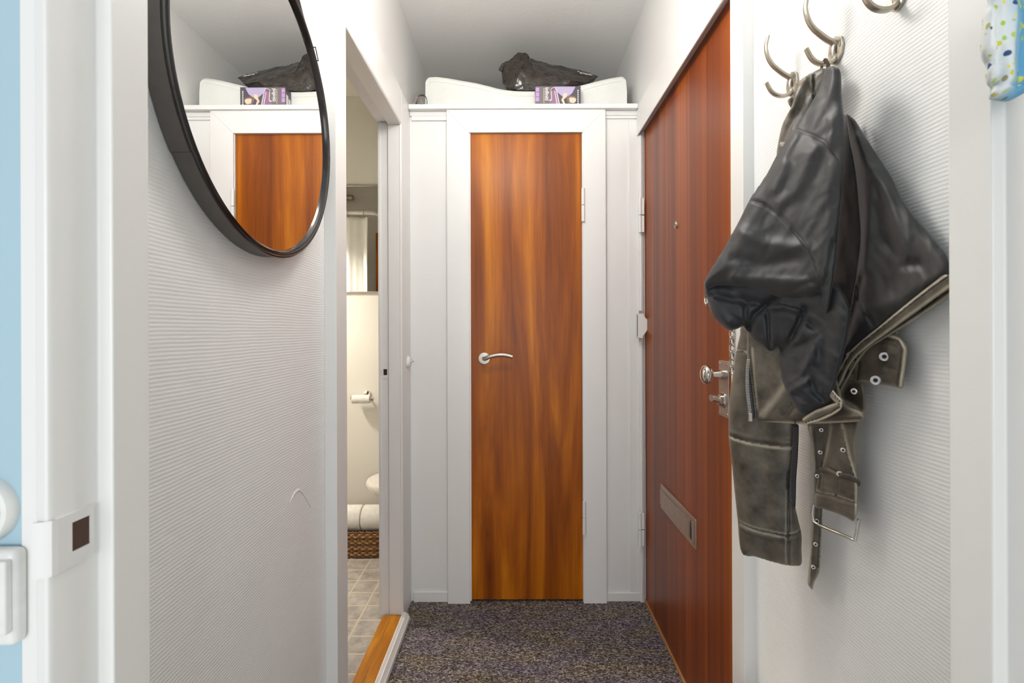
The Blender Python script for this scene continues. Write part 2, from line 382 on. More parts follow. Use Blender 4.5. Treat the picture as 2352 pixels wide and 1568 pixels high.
# ---------------------------------------------------------------- light switch and dimmer on the blue wall
t0 = thing('light_switch', (-.405, .388, P(0, 1493, .385).z), 'white rounded rectangular wall switch low on the blue wall', 'light switch')
a = P(-60, 1490, .374); b_ = P(30, 1266, .374)
box(a.x, b_.x, .374, .388, a.z, b_.z).build('housing', M['plastic'], t0, bevel=.006, seg=4)
a = P(-45, 1462, .370); b_ = P(12, 1290, .370)
box(a.x, b_.x, .3695, .376, a.z, b_.z).build('rocker', M['plastic'], t0, bevel=.002)
c = P(-30, 1167, .388)
t0 = thing('wall_dial', c, 'round white wall dial above the light switch', 'dimmer')
MB().lathe(c, (0, -1, 0), [(0, .0262), (.006, .0262), (.009, .0245), (.010, .021)], 48).build('dial_base', M['plastic'], t0, smooth=True)
MB().lathe(c, (0, -1, 0), [(.008, .0215), (.014, .0205), (.0155, .018), (.0158, 0)], 48).build('dial_face', M['plastic'], t0, smooth=True)
MB().lathe(c + Vector((.0115, 0, 0)), (0, -1, 0), [(.0155, .0012), (.0163, .0012), (.0163, 0)], 12).build('screw', M['rubber'], t0)

# ---------------------------------------------------------------- door 1: closet door at the end
yC = 2.110
d1 = struct(thing('door_1', P(1210, 1380, yC)), 'narrow orange mahogany closet door at the end of the hallway')
def quadprism(pts, d0, d1_): return MB().prism([P(x, y, d0) for x, y in pts], (0, d1_ - d0, 0))
oL, oR, oT, iL, iR, iT, bt = 1025.5, 1391, 251.5, 1077, 1338, 304, 1387
quadprism([(oL, oT), (iL, iT), (iL + 3, bt), (oL + 3, bt)], yC, yF).build('casing', M['paint'], d1, bevel=.0012)
quadprism([(iR, iT - 1), (oR, oT - 1), (oR + 3, bt + 2), (iR + 3, bt + 2)], yC, yF).build('casing', M['paint'], d1, bevel=.0012)
quadprism([(oL, oT), (oR, oT - 1), (iR, iT - 1), (iL, iT)], yC, yF).build('casing', M['paint'], d1, bevel=.0012)
# inner lining strip
quadprism([(1074, 300), (1080.5, 306), (1083.5, 1380), (1076, 1380)], yC + .008, yF + .03).build('stop_strip', M['paint'], d1, bevel=.0006)
quadprism([(1336.2, 306), (1342, 300), (1345, 1382), (1339.5, 1382)], yC + .008, yF + .03).build('stop_strip', M['paint'], d1, bevel=.0006)
quadprism([(1074, 300), (1342, 299), (1340, 305.2), (1078, 306)], yC + .010, yF + .03).build('stop_strip', M['cream'], d1, bevel=.0006)
yd = 2.124
leaf = quadprism([(1080.8, 307.5), (1335.3, 306.5), (1339.0, 1376), (1083.2, 1376.5)], yd, yd + .030).build('door_leaf', M['wood'], d1, bevel=.0015)
# handle
c = P(1112.5, 822.5, yd)
hd = thing('lever_handle', c); hd.parent = d1; hd.location = Vector(c) - Vector(d1['_o']); hd['_o'] = tuple(c); hd['label'] = 'satin steel curved lever handle'
MB().lathe(c, (0, -1, 0), [(0, .0262), (.006, .0262), (.0085, .0248), (.009, .020), (.009, 0)], 48).build('rosette', M['satin'], hd, smooth=True)
path = [c + Vector((0, -.008, 0)), c + Vector((0, -.028, 0)), c + Vector((.002, -.038, 0)), c + Vector((.008, -.046, .001))]
for k in range(1, 14):
    s_ = k / 13; pt = P(1117 + 60 * s_, 822.5 - 9.0 * math.sin(math.pi * (s_ * .72 + .03)) + 3.2 * s_ * s_, yd - .048); path.append(pt)
MB().tube(path, [.0085] * 3 + [.0085] * (len(path) - 3), 18).build('lever', M['satin'], hd, smooth=True)
# hinges
for (y0, ym, y1) in ((432, 471, 509), (1150, 1189, 1227)):
    h = thing('hinge', P(1339.5, y1, yC)); h.parent = d1; o_ = P(1339.5, y1, yC - .003); h.location = o_ - Vector(d1['_o']); h['_o'] = tuple(o_)
    for (ya, yb) in ((y0, ym - .5), (ym + .5, y1)):
        a = P(1339.3 + (ya - 432) * .0035, ya, yC - .004); b_ = P(1339.3 + (ya - 432) * .0035, yb, yC - .004)
        MB().lathe(b_, (0, 0, 1), [(0, .006), (.001, .0076), (a.z - b_.z - .001, .0076), (a.z - b_.z, .006)], 20).build('knuckle', M['paint'], h, smooth=True)

# ---------------------------------------------------------------- overhead shelf
a = P(943, 240, 2.100); b_ = P(1467, 238, 2.100)
zS = E((VY - 238) * 2.100 / F); ZSH = zS
mb = MB().box(CL + .001, CR_ - .001, 2.100, 2.9, zS - .020, zS)
mb.box(CL + .001, .535, 2.125, 2.136, zS - .040, zS - .0205)
sh = mb.build('overhead_shelf', M['paint'], bevel=.002); tag(sh, 'white painted wooden shelf across the hallway above the closet door', 'shelf')

# ---------------------------------------------------------------- door 2: entrance door on the right
d2 = struct(thing('door_2', (XD, 1.7, 0)), 'reddish mahogany entrance door on the right with letter slot and knob')
zLT = E(.8585); y0, y1 = 1.245, 2.123
box(XD, XD + .04, y0, y1 - .003, .004, zLT).build('door_leaf', M['wood2'], d2, bevel=.001)
# head casing with sloped inner bevel, near post, far post
def yprism(prof, ya, yb, x_is=True):   # prof in (x,z) extruded along y
    return MB().prism([Vector((x, ya, z)) for x, z in prof], (0, yb - ya, 0))
ZC, ZCT = E(.8356), E(.958)
hc = yprism([(CR_, ZC), (CR_ + .004, ZC - .0005), (CR_ + .013, ZC + .010), (XD + .001, ZC + .0225), (XD + .02, ZC + .0225), (XD + .02, ZCT), (CR_, ZCT)], 1.137, 2.128)
hc.build('head_casing', M['paint'], d2, bevel=.0012)
MB().prism([Vector((x, y, 0)) for x, y in [(CR_, 1.137), (CR_, 1.203), (CR_ + .004, 1.207), (XD - .002, 1.262), (XD + .04, 1.262), (XD + .04, 1.137)]], (0, 0, ZC + .01)).build('casing', M['paint'], d2, bevel=.0015)
# slim far post against the closet wall
MB().prism([Vector((x, y, 0)) for x, y in [(CR_ + .006, 2.121), (CR_ + .006, 2.1345), (XD + .03, 2.1345), (XD + .03, 2.128), (XD - .003, 2.125), (XD - .006, 2.118), (CR_ + .014, 2.112)]], (0, 0, ZC)).build('casing', M['paint'], d2, bevel=.001)
box(XD - .006, XD + .02, 1.24, 2.12, 0, .010).build('sill_strip', M['raw'], d2)
# peephole
c = PX(1554, 516, XD)
MB().lathe(c, (-1, 0, 0), [(0, .0135), (.003, .0135), (.004, .011), (.006, .010), (.006, .0055), (.004, .005), (.004, 0)], 32).build('peephole', M['nickel'], d2, smooth=True)
c2 = c + Vector((-.0045, 0, 0)); MB().lathe(c2, (-1, 0, 0), [(0, .0045), (.0012, .004), (.0018, 0)], 20).build('peephole_lens', M['rubber'], d2, smooth=True)
# letter slot
ls = thing('letter_slot', PX(1560, 1180, XD)); ls.parent = d2; ls.location = Vector(ls['_o']) - Vector(d2['_o'])
pa = PX(1521, 1168, XD); pb = PX(1601, 1259, XD); pt_ = PX(1521, 1112, XD)
yA, yB_ = pb.y, pa.y; zA, zB = (pa.z + pb.z) / 2, (pt_.z + PX(1600.7, 1190, XD).z) / 2
box(XD - .006, XD + .002, yA, yB_, zA, zB).build('slot_plate', M['slot'], ls, bevel=.002)
box(XD - .010, XD - .004, yA + .045, yB_ - .006, zA + .020, zB - .020).build('flap', M['slot'], ls, bevel=.0015)
MB().prism([Vector((XD - .0065, yA + .020, zA + .018)), Vector((XD - .0065, yA + .042, zA + .018)), Vector((XD - .0065, yA + .042, zB - .018)), Vector((XD - .0065, yA + .038, zB - .018))], (.001, 0, 0)).build('flap_gap', M['dark'], ls)
box(XD - .0100, XD - .006, yA + .008, yA + .020, zA + .012, zB - .012).build('slot_lip', M['slot'], ls, bevel=.001)
# lock plate, knob, thumb turn
lk = thing('lock_set', PX(1664, 895, XD)); lk.parent = d2; lk.location = Vector(lk['_o']) - Vector(d2['_o'])
ya, yb = PX(1676.5, 890, XD).y, PX(1653.5, 890, XD).y
zt_, zb_ = PX(1665, 828, XD).z, PX(1665, 957, XD).z
box(XD - .004, XD + .001, ya, yb, zb_, zt_).build('lock_plate', M['satin'], lk, bevel=.003)
for yy in (ya + .008, yb - .008):
    for zz in (zb_ + .009, zt_ - .009):
        MB().lathe((XD - .004, yy, zz), (-1, 0, 0), [(0, .004), (.0015, .0035), (.002, 0)], 14).build('screw', M['chrome'], lk, smooth=True)
ym = (ya + yb) / 2; kz = E(-(862 - VY) * 1.315 / F) + .001
MB().lathe((XD - .004, ym, kz), (-1, 0, 0), [(0, .0135), (.010, .0125), (.010, .011), (.026, .0085), (.029, .008), (.031, .013), (.036, .021), (.042, .0255), (.048, .0262), (.054, .0225), (.0585, .013), (.060, 0)], 40).build('knob', M['chrome'], lk, smooth=True)
tz = E(-(920 - VY) * 1.315 / F)
MB().lathe((XD - .004, ym, tz), (-1, 0, 0), [(0, .021), (.002, .021), (.004, .019), (.004, .015), (.012, .0145), (.014, .012), (.014, 0)], 32, .8).build('turn_rose', M['chrome'], lk, smooth=True)
MB().tube([(XD - .014, ym, tz), (XD - .022, ym, tz + .002), (XD - .032, ym, tz + .006), (XD - .037, ym, tz + .006)], [.012, .011, .014, .0135], 16, prof=[(math.cos(a) * 1.1, math.sin(a) * .7) for a in np.linspace(0, 2 * math.pi, 16, endpoint=False)]).build('thumb_turn', M['satin'], lk, smooth=True)
# chain lock plate half hidden by the jacket, and its chain
ch = thing('security_chain', PX(1640, 690, XD), 'steel security chain hanging beside the entrance door edge', 'door chain')
mb = MB(); yy = PX(1627, 690, XD).y
mb.box(XD - .003, XD, yy - .07, yy + .012, PX(1627, 702, XD).z, PX(1627, 660, XD).z)
mb.build('chain_plate', M['chrome'], ch, bevel=.001)
mb = MB(); zc = PX(1627, 692, XD).z
mb.tube([(XD - .004, yy + .004 + .010 * math.cos(a), zc + .004 + .014 * math.sin(a)) for a in np.linspace(0, 2 * math.pi, 16, endpoint=False)], .0028, 8, closed=True).build('slide_ring', M['chrome'], ch, smooth=True)
zc0 = PX(1683, 700, .5250).z; yc = PX(1683, 800, .5250).y; k = 0; zcur = zc0
xc = .5225
while zcur > PX(1683, 858, .5250).z:
    an = math.radians(28 if k % 2 else -58); hx, hy_ = math.cos(an), math.sin(an); pts = []
    for a in np.linspace(0, 2 * math.pi, 20, endpoint=False):
        r_ = .0068 * math.cos(a); pts.append((xc + r_ * hx * .8, yc + r_ * hy_, zcur + .0112 * math.sin(a)))
    MB().tube(pts, .00185, 8, closed=True).build('chain_link', M['chrome'], ch, smooth=True); zcur -= .0175; k += 1
# hinges and the painted striker box
for (yt, ym_, yb2) in ((454, 494, 534), (1177, 1216, 1254)):
    o_ = P(1473, yb2, 2.085); h = thing('hinge', o_); h.parent = d2; h.location = o_ - Vector(d2['_o'])
    for (ya_, yb_) in ((yt, ym_ - .6), (ym_ + .6, yb2)):
        a = P(1470.3, ya_, 2.100); b_ = P(1470.3, yb_, 2.100)
        MB().lathe(b_, (0, 0, 1), [(0, .005), (.001, .0068), (a.z - b_.z - .001, .0068), (a.z - b_.z, .005)], 20).build('knuckle', M['paint'], h, smooth=True)
        box(a.x + .003, a.x + .017, 2.098, 2.103, b_.z + .002, a.z - .001).build('hinge_leaf', M['paint'], h)
o_ = P(1474, 782, 2.09); g = thing('hinge_guard', o_); g.parent = d2; g.location = o_ - Vector(d2['_o']); g['label'] = 'painted metal guard with a bulging right side'
mb = MB().prism([P(x, y, 2.085) for x, y in [(1463, 721), (1478, 720), (1481, 727), (1487, 734), (1489.5, 745), (1489, 753), (1484, 763), (1478, 771), (1477, 777), (1463, 775)]], (0, .012, 0))
mb.build('guard_body', M['paint'], g, bevel=.0015)
px_box(1468, 713, 1476, 721, 2.093, 2.100).build('guard_tab', M['slot'], g); px_box(1468, 776, 1476, 784, 2.093, 2.100).build('guard_tab', M['slot'], g)
MB().box(*[P(1463.2, 722, 2.0845).x, P(1464.6, 722, 2.0845).x, 2.0845, 2.0855, P(1463, 773, 2.085).z, P(1463, 722, 2.085).z]).build('guard_slot', M['dark'], g)

# ---------------------------------------------------------------- bathroom doorway on the left
d5 = struct(thing('door_5', (-.50, 1.65, 0)), 'white frame of the bathroom doorway on the left')
zH, zHT = E(.8255), E(.965)
MB().prism([Vector((x, y, 0)) for x, y in [(XL, 1.251), (CL, 1.251), (CL, 1.328), (-.53, 1.328), (-.53, 1.30), (XL, 1.30)]], (0, 0, zHT)).build('casing', M['paint'], d5, bevel=.0012)
MB().prism([Vector((x, y, 0)) for x, y in [(CL, 1.983), (CL - .004, 1.978), (-.4645, 1.977), (-.466, 1.979), (-.513, 1.979), (-.515, 1.990), (-.545, 1.990), (-.547, 1.985), (-.556, 1.985), (-.556, 2.05), (-.49, 2.05), (-.49, 2.1345), (CL, 2.1345)]], (0, 0, zHT)).build('casing', M['paint'], d5, bevel=.001)
yprism([(CL, zH + .006), (CL - .004, zH + .001), (-.4645, zH), (-.466, zH + .002), (-.513, zH + .002), (-.515, zH + .013), (-.545, zH + .013), (-.556, zH + .008), (-.556, zH + .04), (-.49, zH + .04), (-.49, zHT), (CL, zHT)], 1.3281, 1.9769).build('head_casing', M['paint'], d5, bevel=.001)
mb = box(-.5385, -.463, 1.31, 1.9765, BF, E(-1.151)); mb.build('threshold', M['sill'], d5, bevel=.003)
MB().box(-.5035, -.5025, 1.31, 1.976, E(-1.1515), E(-1.1506)).build('threshold_joint', M['brownedge'], d5)
MB().prism([Vector((x, 1.25, z)) for x, z in [(-.463, 0), (-.463, E(-1.149)), (-.459, E(-1.147)), (-.455, E(-1.150)), (-.450, E(-1.153)), (-.447, E(-1.152)), (-.438, E(-1.165)), (-.434, E(-1.168)), (-.433, 0)]], (0, .745, 0)).build('threshold_strip', M['paint'], d5, bevel=.0008)
# strike on the far jamb
sk = px_box(871.5, 838, 893, 869, 1.9885, 1.9895).build('strike_plate', M['paint'], d5)
px_box(881, 847.5, 889, 861, 1.9875, 1.9885).build('strike_hole', M['dark'], sk); px_box(872, 850, 875.5, 861, 1.9875, 1.9885).build('strike_hole', M['dark'], sk)
# small white knob on the casing
c = PX(937, 832, CL)
t0 = thing('plastic_hook', c, 'small oval white plastic hook on the bathroom door frame', 'hook')
MB().lathe(c, (1, 0, 0), [(0, .026), (.003, .026), (.009, .022), (.013, .014), (.014, 0)], 32, .85).build('base', M['plastic'], t0, smooth=True)
MB().tube([c + Vector((.012, .01, .004)), c + Vector((.020, .006, .005)), c + Vector((.024, .002, .010))], [.006, .0045, .004], 12).build('hook_arm', M['plastic'], t0, smooth=True)
MB().lathe(c + Vector((.0125, -.004, -.002)), (1, -.3, 0), [(0, .0025), (.0015, .002), (.0015, 0)], 12).build('screw', M['rubber'], t0)

# bathroom shell
HB = E(1.308)
struct(box(-2.1, -.05, 2.75, 2.80, BF, HB).build('wall_bathroom_back', M['bath']), 'cream bathroom wall behind the toilet paper holder')
struct(box(-2.1, -.556, 1.05, 1.10, BF, HB).build('wall_bathroom_front', M['bath']), 'near bathroom wall')
struct(box(-2.15, -2.1, 1.05, 2.80, BF, HB).build('wall_bathroom_left', M['bath']), 'left bathroom wall')
struct(box(-2.15, -.556, 1.05, 2.8, HB, HB + .04).build('ceiling', M['bath']), 'cream bathroom ceiling')
struct(box(-.556, -.05, 2.35, 2.39, BF, E(.72)).box(-.10, -.05, 2.39, 2.75, BF, E(.72)).box(-.556, -.05, 2.35, 2.75, E(.68), E(.72)).build('wall_bathroom_right', M['bath']), 'bathroom alcove walls')
d6 = struct(thing('door_6', (-.6, 1.34, 0)), 'orange wooden bathroom door swung inside')
box(-1.186, -.575, 1.27, 1.305, BF + .01, E(.82)).build('door_leaf', M['wood'], d6, bevel=.001)

# wall cabinet mirror in the bathroom
yB = 2.735; a = P(760, 669.5, yB); b_ = P(905, 427, yB)
t0 = thing('bathroom_mirror', ((a.x + b_.x) / 2, 2.75, a.z), 'frameless rectangular mirror on the cream bathroom wall', 'mirror')
box(a.x, b_.x, yB, 2.749, a.z, b_.z).build('mirror_glass', M['mirror'], t0)
box(a.x, b_.x, yB - .006, 2.7495, b_.z, b_.z + .006).build('top_rail', M['satin'], t0, bevel=.001)
box(a.x, b_.x, yB - .004, 2.7495, a.z - .005, a.z).build('bottom_rail', M['satin'], t0, bevel=.001)
# toilet paper holder
t0 = thing('toilet_paper_holder', P(843, 905, 2.75), 'chrome toilet paper holder with a nearly empty roll on the bathroom wall', 'toilet paper holder')
c = P(843.5, 906, 2.749); MB().lathe(c, (0, -1, 0), [(0, .022), (.004, .022), (.010, .012), (.010, 0)], 24).build('wall_rose', M['chrome'], t0, smooth=True)
mb = MB(); mb.tube([c + Vector((0, -.008, 0)), c + Vector((0, -.035, 0)), c + Vector((-.01, -.045, -.001)), P(812, 909, 2.70), P(806.5, 911, 2.70), P(806, 916, 2.70), P(810, 917, 2.70), P(855, 917, 2.70)], .0045, 12); mb.build('bar', M['chrome'], t0, smooth=True)
c = P(856, 917, 2.70); MB().lathe(c, (1, 0, 0), [(-.006, .012), (.004, .012), (.006, .009), (.006, 0)], 24).build('end_knob', M['chrome'], t0, smooth=True)
c = P(810, 916.5, 2.70); e_ = P(850, 916.5, 2.70)
ro = MB().lathe(c, (1, 0, 0), [(0, .008), (0, .0235), (e_.x - c.x, .0235), (e_.x - c.x, .008)], 32)
tp = ro.build('toilet_roll', M['paper'], None, smooth=True); tag(tp, 'nearly used-up toilet roll hanging on the chrome holder', 'toilet roll')
fl = MB().prism([P(808.5, 913, 2.676), P(820, 913, 2.676), P(815, 928, 2.676), P(809, 930, 2.676)], (0, .002, 0))
fl.build('loose_sheet', M['paper'], tp) if False else None

# basket with spare rolls
yK = 2.505; bx0, bx1 = -1.02, -.66; bz0 = BF; bz1 = P(840, 1221, yK).z
t0 = thing('wicker_basket', ((bx0 + bx1) / 2, 2.6, bz0), 'brown wicker basket of spare toilet rolls on the bathroom floor', 'basket')
def rr_path(z, grow, wav=0, ph=0, n=110):
    pts = []; hx, hy_ = (bx1 - bx0) / 2 - .02 + grow, .105 + grow - .01; cx, cy = (bx0 + bx1) / 2, yK + .105
    for k in range(n):
        a = 2 * math.pi * k / n; ca, sa = math.cos(a), math.sin(a); pw = .35
        x = cx + hx * math.copysign(abs(ca) ** pw, ca); y = cy + hy_ * math.copysign(abs(sa) ** pw, sa)
        o = wav * math.cos(math.pi * k + ph)
        pts.append(Vector((x + o * ca, y + o * sa, z)))
    return pts
_rr = rr_path
def rr_path(z, grow, wav=0, ph=0, n=110):
    d_ = _rr(z, grow, 0, 0, 1200); cum = [0]
    for i in range(1200): cum.append(cum[-1] + (d_[(i + 1) % 1200] - d_[i]).length)
    out = []; j = 0
    for k in range(n):
        t_ = cum[-1] * k / n
        while cum[j + 1] < t_: j += 1
        out.append(d_[j % 1200].lerp(d_[(j + 1) % 1200], (t_ - cum[j]) / max(1e-9, cum[j + 1] - cum[j])))
    return out
nrow = 13
for r_ in range(nrow):
    z = bz0 + .008 + (bz1 - bz0 - .014) * r_ / (nrow - 1); n_ = 52; pts = []
    base = rr_path(z, .004 + .004 * (r_ / nrow), 0, 0, 208)
    cx, cy = (bx0 + bx1) / 2, yK + .105
    for k, p in enumerate(base):
        d_ = Vector((p.x - cx, (p.y - cy) * 1.6, 0)).normalized(); o = .0045 * math.cos(k * math.pi / 4 + math.pi * (r_ % 2))
        pts.append(p + d_ * o + Vector((0, 0, .0012 * math.sin(k * 1.7 + r_))))
    MB().tube(pts, .0052 + .0006 * math.sin(r_ * 2.1), 6, closed=True).build('woven_cane', M['wicker'] if r_ % 3 else M['wickerd'], t0, smooth=True)
for k, p in enumerate(rr_path(bz0, .004, 0, 0, 52)):
    MB().tube([p, p + Vector((0, 0, bz1 - bz0))], .0035, 6).build('stake', M['wickerd'], t0)
mb = MB().prism(rr_path(bz0 + .004, -.008, 0, 0, 60), (0, 0, .004)); mb.build('base', M['wickerd'], t0)
mb = MB(); ra = rr_path(bz0 + .01, -.010, 0, 0, 60); rb = rr_path(bz1 - .015, -.008, 0, 0, 60)
mb.add(ra + rb, [(i, (i + 1) % 60, 60 + (i + 1) % 60, 60 + i) for i in range(60)]).build('inner_liner', M['wickerd'], t0)
def roll(c, r, ln, label):
    o = MB().lathe(c, (1, 0, 0), [(0, .020), (-.0005, r - .004), (.004, r), (ln - .004, r), (ln, r - .004), (ln, .020), (.002, .0199)], 40).build('toilet_roll', M['paper'], None, smooth=True, origin=c)
    return tag(o, label, 'toilet roll', 'spare rolls in the wicker basket')
zz = E(-(1185 - VY) * 2.60 / F)
xL_ = P(834, 1190, 2.585).x
roll(Vector((xL_ - .104, 2.585, zz)), .066, .103, 'upper left spare roll lying on the basket of rolls')
roll(Vector((xL_ + .004, 2.585, zz)), .066, .103, 'upper right spare roll lying on the basket of rolls')
roll(Vector((xL_ - .112, 2.600, zz - .117)), .052, .103, 'lower left spare roll down in the wicker basket')
roll(Vector((xL_ - .004, 2.600, zz - .117)), .052, .103, 'lower right spare roll down in the wicker basket')
# toilet seat tip
t0 = thing('toilet', (-.45, 2.57, BF), 'white toilet whose rounded seat front pokes out behind the door frame', 'toilet')
def oval(cx, cy, lx, ly, z, n=40): return [Vector((cx + lx * math.cos(2 * math.pi * k / n), cy + ly * math.sin(2 * math.pi * k / n), z)) for k in range(n)]
def stack(rings):
    mb = MB(); n = len(rings[0]); vs = [p for r_ in rings for p in r_]
    return mb.add(vs, [(i * n + j, i * n + (j + 1) % n, (i + 1) * n + (j + 1) % n, (i + 1) * n + j) for i in range(len(rings) - 1) for j in range(n)] + [tuple(range(n))[::-1], tuple((len(rings) - 1) * n + j for j in range(n))])
zr = P(845, 1120, 2.57).z; ztp = P(845, 1097, 2.57).z; tipx = P(843, 1107, 2.57).x; cxx = tipx + .22
stack([oval(cxx + .10, 2.57, .12, .10, BF), oval(cxx + .10, 2.57, .11, .09, BF + .15), oval(cxx + .09, 2.57, .13, .12, zr - .10), oval(cxx + .03, 2.57, .165, .16, zr - .02), oval(cxx + .02, 2.57, .185, .165, zr + .002)]).build('bowl', M['ceramic'], t0, smooth=True)
stack([oval(cxx, 2.57, .205, .168, zr + .003), oval(cxx, 2.57, .217, .174, zr + .015), oval(cxx, 2.57, .220, .176, ztp - .012), oval(cxx, 2.57, .214, .172, ztp - .003), oval(cxx, 2.57, .19, .15, ztp)]).build('seat', M['ceramic'], t0, smooth=True)
box(-.36, -.15, 2.42, 2.72, zr - .02, zr + .32).build('tank', M['ceramic'], t0, bevel=.02)
# shower curtain and rod, seen in the bathroom mirror
t0 = thing('curtain_rod', (-1.6, 1.9, E(.85)), 'bent white shower curtain rod reflected in the bathroom mirror', 'curtain rod')
MB().tube([(-2.1, 1.9, E(.85)), (-1.10, 1.9, E(.85)), (-1.055, 1.892, E(.85)), (-1.03, 1.87, E(.85)), (-1.02, 1.83, E(.85)), (-1.02, 1.306, E(.85))], .014, 14).build('rod', M['plastic'], t0, smooth=True)
mb = MB(); nx_ = 140; rows = [E(.815), E(.79), E(.6), E(0), E(-.95)]; vs = []
for zi, z in enumerate(rows):
    for k in range(nx_):
        x = -2.02 + .95 * k / (nx_ - 1); a_ = (.012 if zi < 2 else .030)
        vs.append(Vector((x, 1.9 + a_ * math.sin(x * 46) + .3 * a_ * math.sin(x * 97), z)))
mb.add(vs, [(i * nx_ + j, i * nx_ + j + 1, (i + 1) * nx_ + j + 1, (i + 1) * nx_ + j) for i in range(len(rows) - 1) for j in range(nx_ - 1)])
cu = mb.build('shower_curtain', M['whitecloth'], None, smooth=True); cu.modifiers.new('solid', 'SOLIDIFY').thickness = .002
tag(cu, 'off-white shower curtain hanging from hooks, seen in the bathroom mirror', 'shower curtain')
for k in range(8):
    x = -1.10 - .115 * k; mb = MB().tube([(x, 1.9 + .018 * math.cos(a), E(.84) + .026 * math.sin(a)) for a in np.linspace(0, 2 * math.pi, 16, endpoint=False)], .0018, 6, closed=True)
    tag(mb.build('curtain_ring', M['satin'], None, smooth=True), 'thin wire ring holding the shower curtain on its rod', 'curtain ring', 'shower curtain rings')
t0 = thing('wall_light', (-1.6, 1.12, E(1.12)), 'short tubular metal wall light reflected in the bathroom mirror', 'wall light')
MB().tube([(-1.70, 1.16, E(1.158)), (-1.43, 1.16, E(1.158)), (-1.425, 1.16, E(1.158)), (-1.42, 1.16, E(1.158))], [.022, .022, .018, .006], 18).build('tube', M['satin'], t0, smooth=True)
box(-1.6, -1.55, 1.10, 1.15, E(1.14), E(1.175)).build('bracket', M['satin'], t0)

# ---------------------------------------------------------------- corridor ceiling lamp (above the frame)
def globe_lamp(x, y, ztop, z, r_, mat, label):
    t0 = thing('ceiling_lamp', (x, y, ztop), label, 'lamp')
    MB().lathe((x, y, ztop), (0, 0, -1), [(0, .05), (.015, .05), (.02, .04), (.02, .006), (ztop - z - r_ * .9, .006)], 32).build('lamp_base', M['plastic'], t0, smooth=True)
    MB().lathe((x, y, z), (0, 0, 1), [(-r_ * math.cos(a), r_ * math.sin(a)) for a in np.linspace(0, math.pi, 17)], 32).build('glass_globe', mat, t0, smooth=True)
    return t0
globe_lamp(-.05, 1.14, HC, E(.985), .12, M['lamp'], 'round white glass ceiling lamp above the hallway')
bl = globe_lamp(-1.55, 2.25, HB, E(.64), .05, M['lampw'], 'warm shaded pendant lamp hanging in the bathroom')
MB().lathe((-1.55, 2.25, E(.64)), (0, 0, 1), [(-.05, .125), (.0, .115), (.07, .06), (.085, .02), (.088, .02), (.074, .064), (.002, .119), (-.05, .129), (-.05, .125)], 40, cap=False).build('shade', M['black'], bl, smooth=True)
# ---------------------------------------------------------------- round mirror
c = Vector((0, .919, E(.4236)))
t0 = thing('round_mirror', (XL, .919, E(.14)), 'round wall mirror in a deep black frame hung by a leather strap', 'mirror')
RO = .284
def ringx(prof, n=160):
    mb = MB(); k = len(prof); vs = []
    for (x, r_) in prof:
        for j in range(n):
            a = 2 * math.pi * j / n; vs.append(Vector((x, c.y + r_ * math.cos(a), c.z + r_ * math.sin(a))))
    return mb.add(vs, [(i * n + j, i * n + (j + 1) % n, ((i + 1) % k) * n + (j + 1) % n, ((i + 1) % k) * n + j) for i in range(k) for j in range(n)])
ringx([(XL + .002, RO - .006), (XL + .002, RO), (-.4575, RO), (-.4575, RO - .006)]).build('outer_band', M['black'], t0, smooth=True)
ringx([(-.4590, RO - .009), (-.4572, RO + .0015), (-.4545, RO + .002), (-.4535, RO - .001), (-.4548, RO - .003), (-.4548, RO - .0045), (-.4530, RO - .006), (-.4525, RO - .0085), (-.4550, RO - .0115), (-.4615, RO - .0122), (-.466, RO - .0122), (-.466, RO - .009)]).build('front_rim', M['blackgloss'], t0, smooth=True)
mg = MB(); n = 128; mg.add([Vector((-.4608, c.y + (RO - .0122) * math.cos(2 * math.pi * j / n), c.z + (RO - .0122) * math.sin(2 * math.pi * j / n))) for j in range(n)] + [Vector((-.4650, c.y + (RO - .0122) * math.cos(2 * math.pi * j / n), c.z + (RO - .0122) * math.sin(2 * math.pi * j / n))) for j in range(n)],
    [tuple(range(n)), tuple(range(n, 2 * n))[::-1]] + [(j, (j + 1) % n, n + (j + 1) % n, n + j) for j in range(n)]).build('glass', M['mirror'], t0)
# strap over the top, following the rim then rising to a peg
def rp(a, r_): return Vector((-.472, c.y + r_ * math.cos(a), c.z + r_ * math.sin(a)))
sg = [(-1, -.09), (1, -.09), (1, .09), (-1, .09)]
sa_ = math.atan2(PX(420, 347, -.47).z - c.z, PX(420, 347, -.47).y - c.y) % (2 * math.pi)
path = [rp(a, RO + .0018) for a in np.linspace(sa_, math.radians(140), 24)] + [Vector((-.472, c.y, c.z + .42))] + [rp(a, RO + .0018) for a in np.linspace(math.radians(47), math.radians(-20), 12)]
mb = MB()
def strip(mb, path, x0, x1, th):
    vs = []
    for i, p in enumerate(path):
        a = path[max(i - 1, 0)]; b2 = path[min(i + 1, len(path) - 1)]; tg = (b2 - a).normalized(); nn = Vector((0, -tg.z, tg.y))
        for (x, o) in ((x0, 0), (x1, 0), (x1, th), (x0, th)): vs.append(Vector((x, p.y, p.z)) - nn * o)
    k = len(path)
    mb.add(vs, [(i * 4 + j, i * 4 + (j + 1) % 4, (i + 1) * 4 + (j + 1) % 4, (i + 1) * 4 + j) for i in range(k - 1) for j in range(4)] + [(0, 1, 2, 3), ((k - 1) * 4 + 3, (k - 1) * 4 + 2, (k - 1) * 4 + 1, (k - 1) * 4)])
strip(mb, path, -.4865, -.4585, .0025)
so = mb.build('strap', M['strap'], t0)
pb_ = rp(math.radians(46), RO + .010)
